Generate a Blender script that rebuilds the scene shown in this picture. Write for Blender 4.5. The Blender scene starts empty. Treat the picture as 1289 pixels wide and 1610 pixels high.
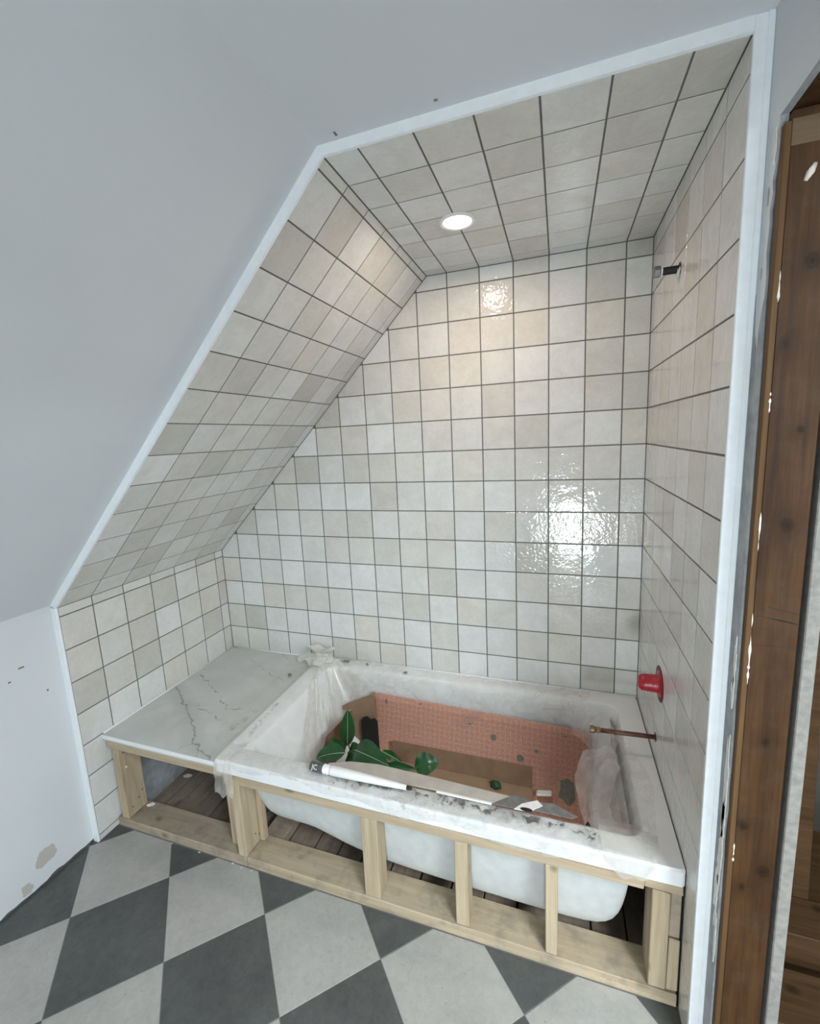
import bpy, bmesh, math, random
from mathutils import Vector, Matrix, noise

random.seed(7)
scene = bpy.context.scene
COL = scene.collection

# ------------------------------------------------------------------ camera
cam_data = bpy.data.cameras.new('camera')
cam = bpy.data.objects.new('camera', cam_data)
COL.objects.link(cam)
right = Vector((0.94541199, 0.32223309, -0.04860051))
down = Vector((0.00596119, -0.16621314, -0.98607183))
fwd = Vector((-0.32582302, 0.93195441, -0.15906078))
cam.matrix_world = Matrix.Translation((1.769178, -1.901939, 1.568458)) @ Matrix((
    (right.x, -down.x, -fwd.x), (right.y, -down.y, -fwd.y), (right.z, -down.z, -fwd.z))).to_4x4()
cam_data.sensor_fit = 'HORIZONTAL'
cam_data.sensor_width = 36.0
cam_data.lens = 690.0886 / 1289.0 * 36.0
cam_data.shift_x = (644.5 - 640.915) / 1289.0
cam_data.shift_y = (799.798 - 805.0) / 1289.0
cam_data.clip_start = 0.02
scene.camera = cam

# ------------------------------------------------------------------ world, daylight, exposure
world = bpy.data.worlds.new('world')
scene.world = world
world.use_nodes = True
world.node_tree.nodes['Background'].inputs[0].default_value = (0.72, 0.82, 0.92, 1)
world.node_tree.nodes['Background'].inputs[1].default_value = 1.0
REAR = -3.30
WIN = (1.70, 2.10, 0.06, 0.80)          # low window in the rear wall: x0, x1, z0, z1
SKY_FILL = (2.80, 3.60, -3.10, -1.90)        # unseen roof window added at right for light from above: x0, x1, y0, y1
ZFAR = 2.26
def daylight(loc, rot, sx, sy, energy):
    ld = bpy.data.lights.new('window_and_fill_daylight', 'AREA')
    ld.shape = 'RECTANGLE'
    ld.size, ld.size_y = sx, sy
    ld.energy = energy
    ld.color = (0.88, 0.96, 1.0)
    lo = bpy.data.objects.new('window_and_fill_daylight', ld)
    COL.objects.link(lo)
    lo.location = loc
    lo.rotation_euler = (rot, 0, 0)
# area lights shine along -Z: the low window's is turned to +Y, the added roof window's looks down
daylight(((WIN[0] + WIN[1]) / 2, REAR - 0.10, (WIN[2] + WIN[3]) / 2), math.radians(90), WIN[1] - WIN[0] - 0.1, WIN[3] - WIN[2] - 0.1, 38.0)
daylight(((SKY_FILL[0] + SKY_FILL[1]) / 2, (SKY_FILL[2] + SKY_FILL[3]) / 2, ZFAR + 0.10), 0.0, SKY_FILL[1] - SKY_FILL[0] - 0.1, SKY_FILL[3] - SKY_FILL[2] - 0.1, 160.0)  # fill light through the added roof window, lifts floor and knee wall
vs = scene.view_settings
vs.view_transform = 'Standard'
vs.look = 'None'
vs.gamma = 1.0
vs.use_curve_mapping = False
vs.exposure = 0.10

# ------------------------------------------------------------------ measures (metres)
S = 0.1345                        # wall tile pitch
XR, ZC, YF = 2.0836, 2.2334, -0.8564
ZL, XS = 1.0055, 1.2377           # foot of the slope, its head
DL, DC, DR = 0.026, 0.024, 0.030  # how far the tiled faces stand proud of the drywall
XW = XR + DR                      # right drywall face

# ------------------------------------------------------------------ node helpers
def new_mat(name):
    m = bpy.data.materials.new(name)
    m.use_nodes = True
    nt = m.node_tree
    b = nt.nodes['Principled BSDF']
    return m, nt, b

def nd(nt, typ, **kw):
    n = nt.nodes.new(typ)
    ins = kw.pop('ins', {})
    for k, v in kw.items():
        setattr(n, k, v)
    for k, v in ins.items():
        s = n.inputs[k]
        if isinstance(v, bpy.types.NodeSocket):
            nt.links.new(v, s)
        else:
            s.default_value = v
    return n

def math_n(nt, op, a, b=0.0, c=0.0, clamp=False):
    return nd(nt, 'ShaderNodeMath', operation=op, use_clamp=clamp, ins={0: a, 1: b, 2: c}).outputs[0]

def ramp(nt, fac, stops):
    n = nd(nt, 'ShaderNodeValToRGB', ins={0: fac})
    el = n.color_ramp.elements
    while len(el) < len(stops):
        el.new(0.5)
    for e, (p, c) in zip(el, stops):
        e.position = p
        e.color = tuple(c) + (1,) if len(c) == 3 else c
    return n.outputs[0]

def mixc(nt, fac, a, b, mode='MIX'):
    n = nd(nt, 'ShaderNodeMix', data_type='RGBA', blend_type=mode)
    for k, v in ((0, fac), (6, a), (7, b)):
        s = n.inputs[k]
        if isinstance(v, bpy.types.NodeSocket):
            nt.links.new(v, s)
        elif k == 0:
            s.default_value = v
        else:
            s.default_value = tuple(v) + (1,) if len(v) == 3 else v
    return n.outputs[2]

def obj_co(nt):
    return nd(nt, 'ShaderNodeTexCoord').outputs['Object']

def pos_co(nt):
    return nd(nt, 'ShaderNodeNewGeometry').outputs['Position']

def vscale(nt, v, s):
    return nd(nt, 'ShaderNodeMapping', ins={0: v, 3: s}).outputs[0]

def noise_n(nt, v, scale, detail=4.0, rough=0.55, dist=0.0):
    return nd(nt, 'ShaderNodeTexNoise', ins={'Vector': v, 'Scale': scale, 'Detail': detail,
                                             'Roughness': rough, 'Distortion': dist}).outputs['Fac']

def bump(nt, b, h, strength, dist=0.002):
    n = nd(nt, 'ShaderNodeBump', ins={'Height': h, 'Strength': strength, 'Distance': dist})
    nt.links.new(n.outputs[0], b.inputs['Normal'])
    return n

def seg_dist(nt, p, a, b):
    a, b = Vector(a), Vector(b)
    ba = b - a
    pa = nd(nt, 'ShaderNodeVectorMath', operation='SUBTRACT', ins={0: p, 1: a}).outputs[0]
    d = nd(nt, 'ShaderNodeVectorMath', operation='DOT_PRODUCT', ins={0: pa, 1: ba}).outputs['Value']
    h = math_n(nt, 'MULTIPLY', d, 1.0 / ba.length_squared, clamp=True)
    q = nd(nt, 'ShaderNodeVectorMath', operation='SCALE', ins={0: ba, 'Scale': h}).outputs[0]
    r = nd(nt, 'ShaderNodeVectorMath', operation='SUBTRACT', ins={0: pa, 1: q}).outputs[0]
    return nd(nt, 'ShaderNodeVectorMath', operation='LENGTH', ins={0: r}).outputs['Value']

def poly_dist(nt, p, lines):
    cur = None
    for l in lines:
        for a, b in zip(l[:-1], l[1:]):
            d = seg_dist(nt, p, a, b)
            cur = d if cur is None else math_n(nt, 'MINIMUM', cur, d)
    return cur

def simple(name, col, rough=0.5, metal=0.0, nscale=0.0, namp=0.15, bstr=0.0, bdist=0.002, spec=0.5):
    m, nt, b = new_mat(name)
    b.inputs['Roughness'].default_value = rough
    b.inputs['Metallic'].default_value = metal
    b.inputs['Specular IOR Level'].default_value = spec
    if nscale:
        n = noise_n(nt, obj_co(nt), nscale, 5)
        c = ramp(nt, n, [(0.3, [x * (1 - namp) for x in col]), (0.7, [min(1, x * (1 + namp)) for x in col])])
        nt.links.new(c, b.inputs['Base Color'])
        if bstr:
            bump(nt, b, n, bstr, bdist)
    else:
        b.inputs['Base Color'].default_value = tuple(col) + (1,)
    return m

# ------------------------------------------------------------------ materials
def mk_tile():
    m, nt, b = new_mat('glazed_tile')
    oi = nd(nt, 'ShaderNodeObjectInfo')
    co = nd(nt, 'ShaderNodeVectorMath', operation='ADD', ins={0: obj_co(nt)})
    off = nd(nt, 'ShaderNodeVectorMath', operation='SCALE', ins={0: (17.0, 31.0, 7.0), 'Scale': oi.outputs['Random']})
    nt.links.new(off.outputs[0], co.inputs[1])
    v = co.outputs[0]
    n1 = noise_n(nt, v, 9, 4, 0.6, 0.6)
    n2 = noise_n(nt, v, 45, 5, 0.6, 1.2)
    f = math_n(nt, 'ADD', math_n(nt, 'MULTIPLY', n1, 0.6), math_n(nt, 'MULTIPLY', n2, 0.4))
    shade = ramp(nt, f, [(0.34, (0.91, 0.905, 0.89)), (0.62, (1.05, 1.05, 1.055))])
    c = mixc(nt, 1.0, oi.outputs['Color'], shade, 'MULTIPLY')
    nt.links.new(c, b.inputs['Base Color'])
    b.inputs['Roughness'].default_value = 0.07
    b.inputs['Coat Weight'].default_value = 0.0
    h1 = noise_n(nt, v, 75, 2, 0.5, 0.4)
    h2 = noise_n(nt, v, 16, 2, 0.5)
    rr = math_n(nt, 'MULTIPLY_ADD', oi.outputs['Random'], 0.7, 0.25)
    h = math_n(nt, 'ADD', math_n(nt, 'MULTIPLY', h1, rr), math_n(nt, 'MULTIPLY', h2, 1.2))
    bump(nt, b, h, 0.48, 0.003)
    return m

def mk_drywall(name, stains=()):
    m, nt, b = new_mat(name)
    p = pos_co(nt)
    n = noise_n(nt, p, 2.2, 3, 0.5)
    c = ramp(nt, n, [(0.3, (0.635, 0.668, 0.695)), (0.7, (0.665, 0.698, 0.725))])
    for (pt, rad, col, ns) in stains:
        w = noise_n(nt, p, ns, 4, 0.6)
        d = nd(nt, 'ShaderNodeVectorMath', operation='DISTANCE', ins={0: p, 1: pt}).outputs['Value']
        d = math_n(nt, 'ADD', d, math_n(nt, 'MULTIPLY', math_n(nt, 'SUBTRACT', w, 0.5), rad * 1.6))
        k = nd(nt, 'ShaderNodeMapRange', ins={0: d, 1: rad * 0.9, 2: rad, 3: 1.0, 4: 0.0}).outputs[0]
        c = mixc(nt, k, c, col)
    nt.links.new(c, b.inputs['Base Color'])
    b.inputs['Roughness'].default_value = 0.75
    bump(nt, b, noise_n(nt, p, 160, 3), 0.05, 0.001)
    return m

def mk_wood(name, c1, c2, knots=True, axis=2, rough=0.65, dirt=0.0, grain=1.0, at=(), spec=0.4):
    m, nt, b = new_mat(name)
    p = pos_co(nt)
    sc = [38.0, 38.0, 38.0]
    sc[axis] = 2.2
    v = vscale(nt, p, sc)
    n = noise_n(nt, v, 1.0, 5, 0.62, 0.8)
    sc2 = [150.0, 150.0, 150.0]
    sc2[axis] = 5.0
    n2 = noise_n(nt, vscale(nt, p, sc2), 1.0, 3, 0.6, 0.6)
    n = math_n(nt, 'ADD', math_n(nt, 'MULTIPLY', n, 0.68), math_n(nt, 'MULTIPLY', n2, 0.32))
    c = ramp(nt, n, [(0.32, c1), (0.66, c2)])
    if knots:
        ks = [9.0, 9.0, 9.0]
        ks[axis] = 5.5
        vo = nd(nt, 'ShaderNodeTexVoronoi', ins={'Vector': vscale(nt, p, ks), 'Scale': 1.0})
        k = nd(nt, 'ShaderNodeMapRange', ins={0: vo.outputs['Distance'], 1: 0.05, 2: 0.14, 3: 0.75, 4: 0.0}).outputs[0]
        c = mixc(nt, k, c, [x * 0.35 for x in c1])
    for (pt, rad) in at:            # knots seen in one particular timber
        q = nd(nt, 'ShaderNodeVectorMath', operation='SUBTRACT', ins={0: p, 1: pt}).outputs[0]
        q = nd(nt, 'ShaderNodeVectorMath', operation='MULTIPLY', ins={0: q, 1: (1.0, 1.0, 0.75)}).outputs[0]
        d = nd(nt, 'ShaderNodeVectorMath', operation='LENGTH', ins={0: q}).outputs['Value']
        d = math_n(nt, 'ADD', d, math_n(nt, 'MULTIPLY', math_n(nt, 'SUBTRACT', noise_n(nt, p, 60, 2), 0.5), rad * 0.8))
        ring = math_n(nt, 'MULTIPLY_ADD', math_n(nt, 'SINE', math_n(nt, 'MULTIPLY', d, 900.0)), 0.18, 0.72)
        k = math_n(nt, 'MULTIPLY', nd(nt, 'ShaderNodeMapRange', ins={0: d, 1: rad * 0.6, 2: rad * 1.3, 3: 1.0, 4: 0.0}).outputs[0], ring)
        c = mixc(nt, k, c, [x * 0.28 for x in c1])
        k = nd(nt, 'ShaderNodeMapRange', ins={0: d, 1: rad, 2: rad * 4.5, 3: 0.4, 4: 0.0}).outputs[0]
        c = mixc(nt, k, c, [x * 0.6 for x in c1])
    if dirt:
        d = noise_n(nt, p, 14, 5, 0.65)
        k = nd(nt, 'ShaderNodeMapRange', ins={0: d, 1: 0.48, 2: 0.70, 3: 0.0, 4: dirt}).outputs[0]
        c = mixc(nt, k, c, (0.16, 0.145, 0.125))
    nt.links.new(c, b.inputs['Base Color'])
    b.inputs['Roughness'].default_value = rough
    b.inputs['Specular IOR Level'].default_value = spec
    bump(nt, b, n, 0.3 * grain, 0.0015)
    return m

def mk_floor(name, lo_c, hi_c):
    m, nt, b = new_mat(name)
    p = pos_co(nt)
    n1 = noise_n(nt, p, 6, 6, 0.62, 0.4)
    n2 = noise_n(nt, p, 46, 5, 0.6, 0.8)
    f = math_n(nt, 'ADD', math_n(nt, 'MULTIPLY', n1, 0.55), math_n(nt, 'MULTIPLY', n2, 0.45))
    c = ramp(nt, f, [(0.33, lo_c), (0.66, hi_c)])
    sp_ = noise_n(nt, p, 95, 3, 0.6, 0.5)
    k = nd(nt, 'ShaderNodeMapRange', ins={0: sp_, 1: 0.63, 2: 0.72, 3: 0.0, 4: 0.45}).outputs[0]
    c = mixc(nt, k, c, [x * 0.5 for x in lo_c])
    nt.links.new(c, b.inputs['Base Color'])
    b.inputs['Roughness'].default_value = 0.5
    bump(nt, b, noise_n(nt, p, 22, 5, 0.6, 0.7), 0.35, 0.003)
    return m

def mk_marble():
    m, nt, b = new_mat('marble_slab')
    p = pos_co(nt)
    w = nd(nt, 'ShaderNodeTexNoise', ins={'Vector': p, 'Scale': 22.0, 'Detail': 4.0})
    dv = nd(nt, 'ShaderNodeVectorMath', operation='SUBTRACT', ins={0: w.outputs['Color'], 1: (0.5, 0.5, 0.5)}).outputs[0]
    dv = nd(nt, 'ShaderNodeVectorMath', operation='MULTIPLY', ins={0: dv, 1: (0.06, 0.06, 0.0)}).outputs[0]
    q = nd(nt, 'ShaderNodeVectorMath', operation='ADD', ins={0: p, 1: dv}).outputs[0]
    z = 0.43
    main = [[(0.016, -0.424, z), (0.21, -0.551, z), (0.338, -0.639, z), (0.422, -0.724, z), (0.488, -0.749, z), (0.556, -0.777, z)]]
    fine = [[(0.041, -0.297, z), (0.162, -0.36, z), (0.273, -0.417, z), (0.385, -0.496, z), (0.463, -0.494, z)],
            [(0.226, -0.519, z), (0.317, -0.541, z), (0.421, -0.575, z), (0.52, -0.60, z)],
            [(0.192, -0.105, z), (0.289, -0.148, z), (0.407, -0.206, z), (0.5, -0.23, z)],
            [(0.347, -0.012, z), (0.442, -0.085, z)],
            [(0.377, -0.793, z), (0.422, -0.724, z)], [(0.474, -0.746, z), (0.497, -0.793, z)]]
    dm = poly_dist(nt, q, main)
    df = poly_dist(nt, q, fine)
    br = noise_n(nt, p, 35, 3)
    km = nd(nt, 'ShaderNodeMapRange', ins={0: dm, 1: 0.0, 2: 0.007, 3: 0.85, 4: 0.0}).outputs[0]
    kh = nd(nt, 'ShaderNodeMapRange', ins={0: dm, 1: 0.0, 2: 0.06, 3: 0.22, 4: 0.0}).outputs[0]
    kf = nd(nt, 'ShaderNodeMapRange', ins={0: df, 1: 0.0, 2: 0.005, 3: 0.9, 4: 0.0}).outputs[0]
    kf = math_n(nt, 'MULTIPLY', kf, nd(nt, 'ShaderNodeMapRange', ins={0: br, 1: 0.42, 2: 0.6}).outputs[0])
    base = ramp(nt, noise_n(nt, p, 5, 5, 0.6, 0.6), [(0.3, (0.53, 0.55, 0.53)), (0.7, (0.63, 0.645, 0.625))])
    c = mixc(nt, math_n(nt, 'MAXIMUM', math_n(nt, 'MAXIMUM', km, kf), kh), base, (0.19, 0.20, 0.195))
    nt.links.new(c, b.inputs['Base Color'])
    b.inputs['Roughness'].default_value = 0.22
    return m

def mk_film(name, base=(0.80, 0.78, 0.74), a0=0.25, a1=0.65, dirt=None, rough=0.32):
    """thin, dusty polythene: transparent where clear, milky where dusty"""
    m, nt, b = new_mat(name)
    p = pos_co(nt)
    n = noise_n(nt, p, 8, 3, 0.5, 0.6)
    al = nd(nt, 'ShaderNodeMapRange', ins={0: n, 1: 0.30, 2: 0.70, 3: a0, 4: a1}).outputs[0]
    c = ramp(nt, noise_n(nt, p, 24, 4), [(0.3, [x * 0.93 for x in base]), (0.7, base)])
    if dirt:
        lines, width, thr, amount, colr = dirt
        w = noise_n(nt, p, 42, 8, 0.72, 0.6)
        d = poly_dist(nt, p, lines)
        k = nd(nt, 'ShaderNodeMapRange', ins={0: d, 1: 0.0, 2: width, 3: 0.16, 4: -0.22}).outputs[0]
        k = nd(nt, 'ShaderNodeMapRange', ins={0: math_n(nt, 'ADD', w, k), 1: thr, 2: thr + 0.10, 3: 0.0, 4: amount}).outputs[0]
        w2 = noise_n(nt, p, 17, 6, 0.7, 0.8)
        k2 = nd(nt, 'ShaderNodeMapRange', ins={0: d, 1: 0.0, 2: width * 1.6, 3: 0.20, 4: -0.12}).outputs[0]
        k2 = nd(nt, 'ShaderNodeMapRange', ins={0: math_n(nt, 'ADD', w2, k2), 1: thr - 0.06, 2: thr + 0.14, 3: 0.0, 4: amount * 0.62}).outputs[0]
        c = mixc(nt, k2, c, [q * 2.6 for q in colr])
        c = mixc(nt, k, c, colr)
        al = math_n(nt, 'MAXIMUM', al, math_n(nt, 'MAXIMUM', k, k2))
    nt.links.new(c, b.inputs['Base Color'])
    b.inputs['Roughness'].default_value = rough
    b.inputs['Specular IOR Level'].default_value = 0.6
    bp = bump(nt, b, noise_n(nt, p, 55, 4, 0.6, 1.5), 0.15, 0.003)
    tl = nd(nt, 'ShaderNodeBsdfTranslucent', ins={'Color': c})
    tr = nd(nt, 'ShaderNodeBsdfTransparent')
    m1 = nd(nt, 'ShaderNodeMixShader', ins={0: 0.4, 1: b.outputs[0], 2: tl.outputs[0]})
    m2 = nd(nt, 'ShaderNodeMixShader', ins={0: al, 1: tr.outputs[0], 2: m1.outputs[0]})
    nt.links.new(m2.outputs[0], nt.nodes['Material Output'].inputs['Surface'])
    return m

def mk_mat():
    """orange waffle membrane: woven squares, paler ribs between"""
    m, nt, b = new_mat('orange_membrane')
    uv = nd(nt, 'ShaderNodeUVMap', uv_map='UVMap').outputs[0]
    sp = nd(nt, 'ShaderNodeSeparateXYZ', ins={0: uv})
    cell = 1.0 / 0.0225
    fx = math_n(nt, 'FRACT', math_n(nt, 'MULTIPLY', sp.outputs[0], cell))
    fy = math_n(nt, 'FRACT', math_n(nt, 'MULTIPLY', sp.outputs[1], cell))
    gx = math_n(nt, 'LESS_THAN', fx, 0.17)
    gy = math_n(nt, 'LESS_THAN', fy, 0.17)
    g = math_n(nt, 'MAXIMUM', gx, gy)
    n = noise_n(nt, uv, 130, 3)
    n2 = noise_n(nt, uv, 6, 5, 0.6)
    c = ramp(nt, n, [(0.3, (0.40, 0.185, 0.125)), (0.7, (0.58, 0.30, 0.215))])
    gk = math_n(nt, 'MULTIPLY', g, nd(nt, 'ShaderNodeMapRange', ins={0: n, 1: 0.3, 2: 0.65, 3: 0.05, 4: 0.55}).outputs[0])
    c = mixc(nt, gk, c, (0.66, 0.45, 0.365))
    k = nd(nt, 'ShaderNodeMapRange', ins={0: n2, 1: 0.55, 2: 0.72, 3: 0.0, 4: 0.5}).outputs[0]
    c = mixc(nt, k, c, (0.25, 0.19, 0.16))
    nt.links.new(c, b.inputs['Base Color'])
    b.inputs['Roughness'].default_value = 0.7
    bump(nt, b, g, 0.6, 0.002)
    return m

M = {}
M['tile'] = mk_tile()
M['grout'] = simple('grey_grout', (0.13, 0.13, 0.124), 0.9, nscale=60, namp=0.15)
M['drywall'] = mk_drywall('painted_drywall', [
    ((-0.026, -1.03, 0.10), 0.035, (0.47, 0.46, 0.42), 30), ((-0.026, -1.10, 0.035), 0.022, (0.47, 0.46, 0.42), 40),
    ((-0.026, -1.22, 0.03), 0.03, (0.58, 0.57, 0.54), 40)])
M['drywall_plain'] = mk_drywall('painted_drywall_plain')
M['trim'] = simple('white_trim', (0.86, 0.895, 0.92), 0.35, nscale=40, namp=0.03)
M['caulk'] = simple('white_caulk', (0.80, 0.82, 0.83), 0.4, nscale=90, namp=0.05, bstr=0.2)
M['board_grey'] = simple('bare_board_edge', (0.34, 0.355, 0.365), 0.9, nscale=30, namp=0.18, bstr=0.3)
M['board_pale'] = simple('pale_board_edge', (0.235, 0.225, 0.205), 0.9, nscale=70, namp=0.18, bstr=0.3)
M['paper'] = simple('torn_paper', (0.72, 0.71, 0.66), 0.85, nscale=80, namp=0.12, bstr=0.3)
M['filler'] = simple('dried_filler', (0.74, 0.70, 0.60), 0.8, nscale=120, namp=0.15, bstr=0.5)
M['pine_v'] = mk_wood('pine_upright', (0.35, 0.265, 0.165), (0.53, 0.435, 0.305), axis=2)
M['pine_x'] = mk_wood('pine_lengthwise', (0.34, 0.26, 0.165), (0.52, 0.425, 0.30), axis=0)
M['sill_new'] = mk_wood('pine_plate', (0.36, 0.285, 0.19), (0.52, 0.42, 0.295), axis=0, dirt=0.55)
M['sill_old'] = mk_wood('dusty_plate', (0.33, 0.265, 0.195), (0.46, 0.375, 0.285), axis=0, dirt=0.6)
M['plank'] = mk_wood('old_floorboard', (0.21, 0.165, 0.125), (0.40, 0.325, 0.245), axis=1, dirt=0.6, rough=0.8)
M['stud_brown'] = mk_wood('stained_stud', (0.030, 0.013, 0.0045), (0.080, 0.037, 0.013), axis=2, rough=0.6, dirt=0.08, knots=False, spec=0.2,
                          at=[((2.168, -0.925, 1.375), 0.010), ((2.140, -0.925, 1.70), 0.008), ((2.165, -0.925, 0.93), 0.007), ((2.138, -0.925, 0.73), 0.009),
                              ((2.180, -0.925, 0.63), 0.010), ((2.145, -0.925, 0.58), 0.007), ((2.17, -0.925, 1.83), 0.010), ((2.175, -0.925, 1.55), 0.006)])
M['stud_edge'] = mk_wood('stud_bare_edge', (0.075, 0.038, 0.015), (0.135, 0.075, 0.033), axis=2, knots=False, spec=0.2)
M['stud_pale'] = mk_wood('pale_batten', (0.11, 0.072, 0.036), (0.17, 0.115, 0.062), axis=0)
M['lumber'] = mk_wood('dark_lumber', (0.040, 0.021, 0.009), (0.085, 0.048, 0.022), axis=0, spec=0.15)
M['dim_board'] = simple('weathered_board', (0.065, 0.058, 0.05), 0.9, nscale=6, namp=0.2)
M['floor_light'] = mk_floor('pale_floor_tile', (0.345, 0.34, 0.318), (0.455, 0.448, 0.42))
M['floor_dark'] = mk_floor('charcoal_floor_tile', (0.062, 0.066, 0.065), (0.112, 0.117, 0.114))
M['floor_grout'] = simple('floor_joint', (0.20, 0.205, 0.20), 0.9)
M['marble'] = mk_marble()
M['slab_edge'] = simple('polished_slab_edge', (0.78, 0.80, 0.80), 0.3)
M['acrylic'] = simple('white_acrylic', (0.80, 0.815, 0.82), 0.16, nscale=8, namp=0.03)
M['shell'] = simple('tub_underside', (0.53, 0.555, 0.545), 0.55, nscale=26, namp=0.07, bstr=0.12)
M['film'] = mk_film('dusty_film', (0.95, 0.93, 0.89), 0.10, 0.42)
M['film_corner'] = mk_film('film_on_corner', (0.74, 0.71, 0.655), 0.28, 0.56)
M['film_clear'] = mk_film('clear_film', (0.92, 0.93, 0.93), 0.10, 0.36, rough=0.22)
M['film_thick'] = mk_film('bunched_film', (0.93, 0.90, 0.85), 0.24, 0.60)
M['film_knot'] = mk_film('knotted_film', (0.95, 0.93, 0.89), 0.62, 0.9)
M['film_left'] = mk_film('film_on_end_rim', (0.93, 0.91, 0.87), 0.06, 0.24,
                         ([[(0.64, -0.71, .45), (0.61, -0.45, .45)], [(0.50, -0.68, .43), (0.53, -0.44, .43)]], 0.04, 0.68, 0.85, (0.13, 0.12, 0.105)))
M['film_front'] = mk_film('dirty_film_on_front_rim', (0.86, 0.85, 0.82), 0.20, 0.50,
                          ([[(1.05, -0.745, .447), (1.40, -0.74, .447), (1.78, -0.735, .447)], [(1.83, -0.735, .447), (1.87, -0.755, .447)]],
                           0.075, 0.60, 0.92, (0.12, 0.115, 0.105)))
M['membrane'] = mk_mat()
M['mortar'] = simple('grey_mortar', (0.17, 0.17, 0.15), 0.95, nscale=60, namp=0.2, bstr=0.4)
M['cardboard'] = simple('brown_cardboard', (0.22, 0.135, 0.078), 0.85, nscale=20, namp=0.14)
M['cardboard_inside'] = simple('cardboard_inside', (0.30, 0.195, 0.12), 0.85, nscale=20, namp=0.1)
M['greyboard'] = simple('grey_board', (0.47, 0.43, 0.38), 0.8, nscale=18, namp=0.12)
M['board_white'] = simple('white_board_face', (0.78, 0.77, 0.74), 0.6, nscale=40, namp=0.06)
M['board_dark'] = simple('charcoal_board', (0.16, 0.155, 0.145), 0.8, nscale=50, namp=0.25)
M['leaf'] = simple('green_leaf', (0.014, 0.070, 0.018), 0.32, nscale=14, namp=0.35)
M['leaf_rib'] = simple('pale_leaf_rib', (0.42, 0.46, 0.36), 0.5)
M['stem'] = simple('green_stem', (0.05, 0.12, 0.04), 0.5)
M['black'] = simple('black_plastic_and_gaps', (0.010, 0.010, 0.010), 0.6)
M['cap_grey'] = simple('dark_grey_cap', (0.085, 0.088, 0.09), 0.5, nscale=60, namp=0.2)
M['white_plastic'] = simple('white_plastic', (0.80, 0.80, 0.79), 0.35)
M['copper'] = simple('aged_copper', (0.15, 0.075, 0.05), 0.5, 0.5, nscale=60, namp=0.35)
M['brass'] = simple('dull_brass', (0.22, 0.16, 0.085), 0.5, 0.55, nscale=70, namp=0.25)
M['steel'] = simple('grey_nut', (0.22, 0.215, 0.20), 0.45, 0.6, nscale=80, namp=0.25)
M['red'] = simple('red_plastic', (0.36, 0.012, 0.026), 0.3, nscale=55, namp=0.3, bstr=0.5, bdist=0.004)
M['red_dark'] = simple('dark_red_recess', (0.13, 0.012, 0.014), 0.6)
M['chip'] = simple('mortar_chip', (0.20, 0.195, 0.17), 0.9, nscale=90, namp=0.3)
M['crumb'] = simple('plaster_crumb', (0.40, 0.385, 0.34), 0.9)
M['chip_white'] = simple('plaster_chip', (0.66, 0.64, 0.57), 0.8, nscale=90, namp=0.12)
M['glass'] = None
m, nt, b = new_mat('window_glass')
b.inputs['Alpha'].default_value = 0.06
b.inputs['Roughness'].default_value = 0.02
M['glass'] = m
m, nt, b = new_mat('lamp_lens')
b.inputs['Base Color'].default_value = (1, 0.95, 0.88, 1)
b.inputs['Emission Color'].default_value = (1.0, 0.82, 0.62, 1)
b.inputs['Emission Strength'].default_value = 9.0
M['lens'] = m

# ------------------------------------------------------------------ object helpers
WO = {}     # world origin of every object (nothing is rotated except tiles)

def empty(name, loc, label, cat, group=None):
    o = bpy.data.objects.new(name, None)
    o.empty_display_size = 0.05
    COL.objects.link(o)
    o.location = loc
    WO[o.name] = Vector(loc)
    o['label'] = label
    o['category'] = cat
    if group:
        o['group'] = group
    return o

def tag(o, label, cat=None, group=None, kind=None):
    o['label'] = label
    if cat:
        o['category'] = cat
    if group:
        o['group'] = group
    if kind:
        o['kind'] = kind
    return o

def obj(name, verts, faces, mat, parent=None, origin=None, smooth=False, uvs=None, mats=None, fmats=None):
    if origin is None:
        origin = WO[parent.name] if parent is not None else (0, 0, 0)
    O = Vector(origin)
    me = bpy.data.meshes.new(name)
    me.from_pydata([tuple(Vector(v) - O) for v in verts], [], faces)
    if mats:
        for q in mats:
            me.materials.append(M[q])
        for p, i in zip(me.polygons, fmats):
            p.material_index = i
    else:
        me.materials.append(M[mat] if isinstance(mat, str) else mat)
    if uvs:
        uvl = me.uv_layers.new(name='UVMap')
        for lp in me.loops:
            uvl.data[lp.index].uv = uvs[lp.vertex_index]
    if smooth:
        for p in me.polygons:
            p.use_smooth = True
    me.validate()
    me.update()
    o = bpy.data.objects.new(name, me)
    COL.objects.link(o)
    WO[o.name] = O
    if parent is not None:
        o.parent = parent
        o.location = O - WO[parent.name]
    else:
        o.location = O
    return o

def box_vf(lo, hi, bev=0.002, jit=0.0, shear=None):
    """bevelled box as vertices and faces"""
    bm = bmesh.new()
    bmesh.ops.create_cube(bm, size=1.0)
    for v in bm.verts:
        v.co = Vector([(l + h) / 2 + c * (h - l) for l, h, c in zip(lo, hi, v.co)])
        if jit:
            v.co += Vector([random.uniform(-jit, jit) for _ in range(3)])
    if bev:
        bmesh.ops.bevel(bm, geom=list(bm.edges), offset=bev, segments=1, affect='EDGES', clamp_overlap=True)
    if shear:
        for v in bm.verts:
            v.co = shear(v.co)
    bm.normal_update()
    vs_ = [v.co.copy() for v in bm.verts]
    bm.verts.index_update()
    fs = [[v.index for v in f.verts] for f in bm.faces]
    bm.free()
    return vs_, fs

def box(name, lo, hi, mat, parent=None, bev=0.002, jit=0.0, origin=None, shear=None):
    v, f = box_vf(lo, hi, bev, jit, shear)
    if parent is None and origin is None:
        origin = ((lo[0] + hi[0]) / 2, (lo[1] + hi[1]) / 2, lo[2])
    return obj(name, v, f, mat, parent, origin)

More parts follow.
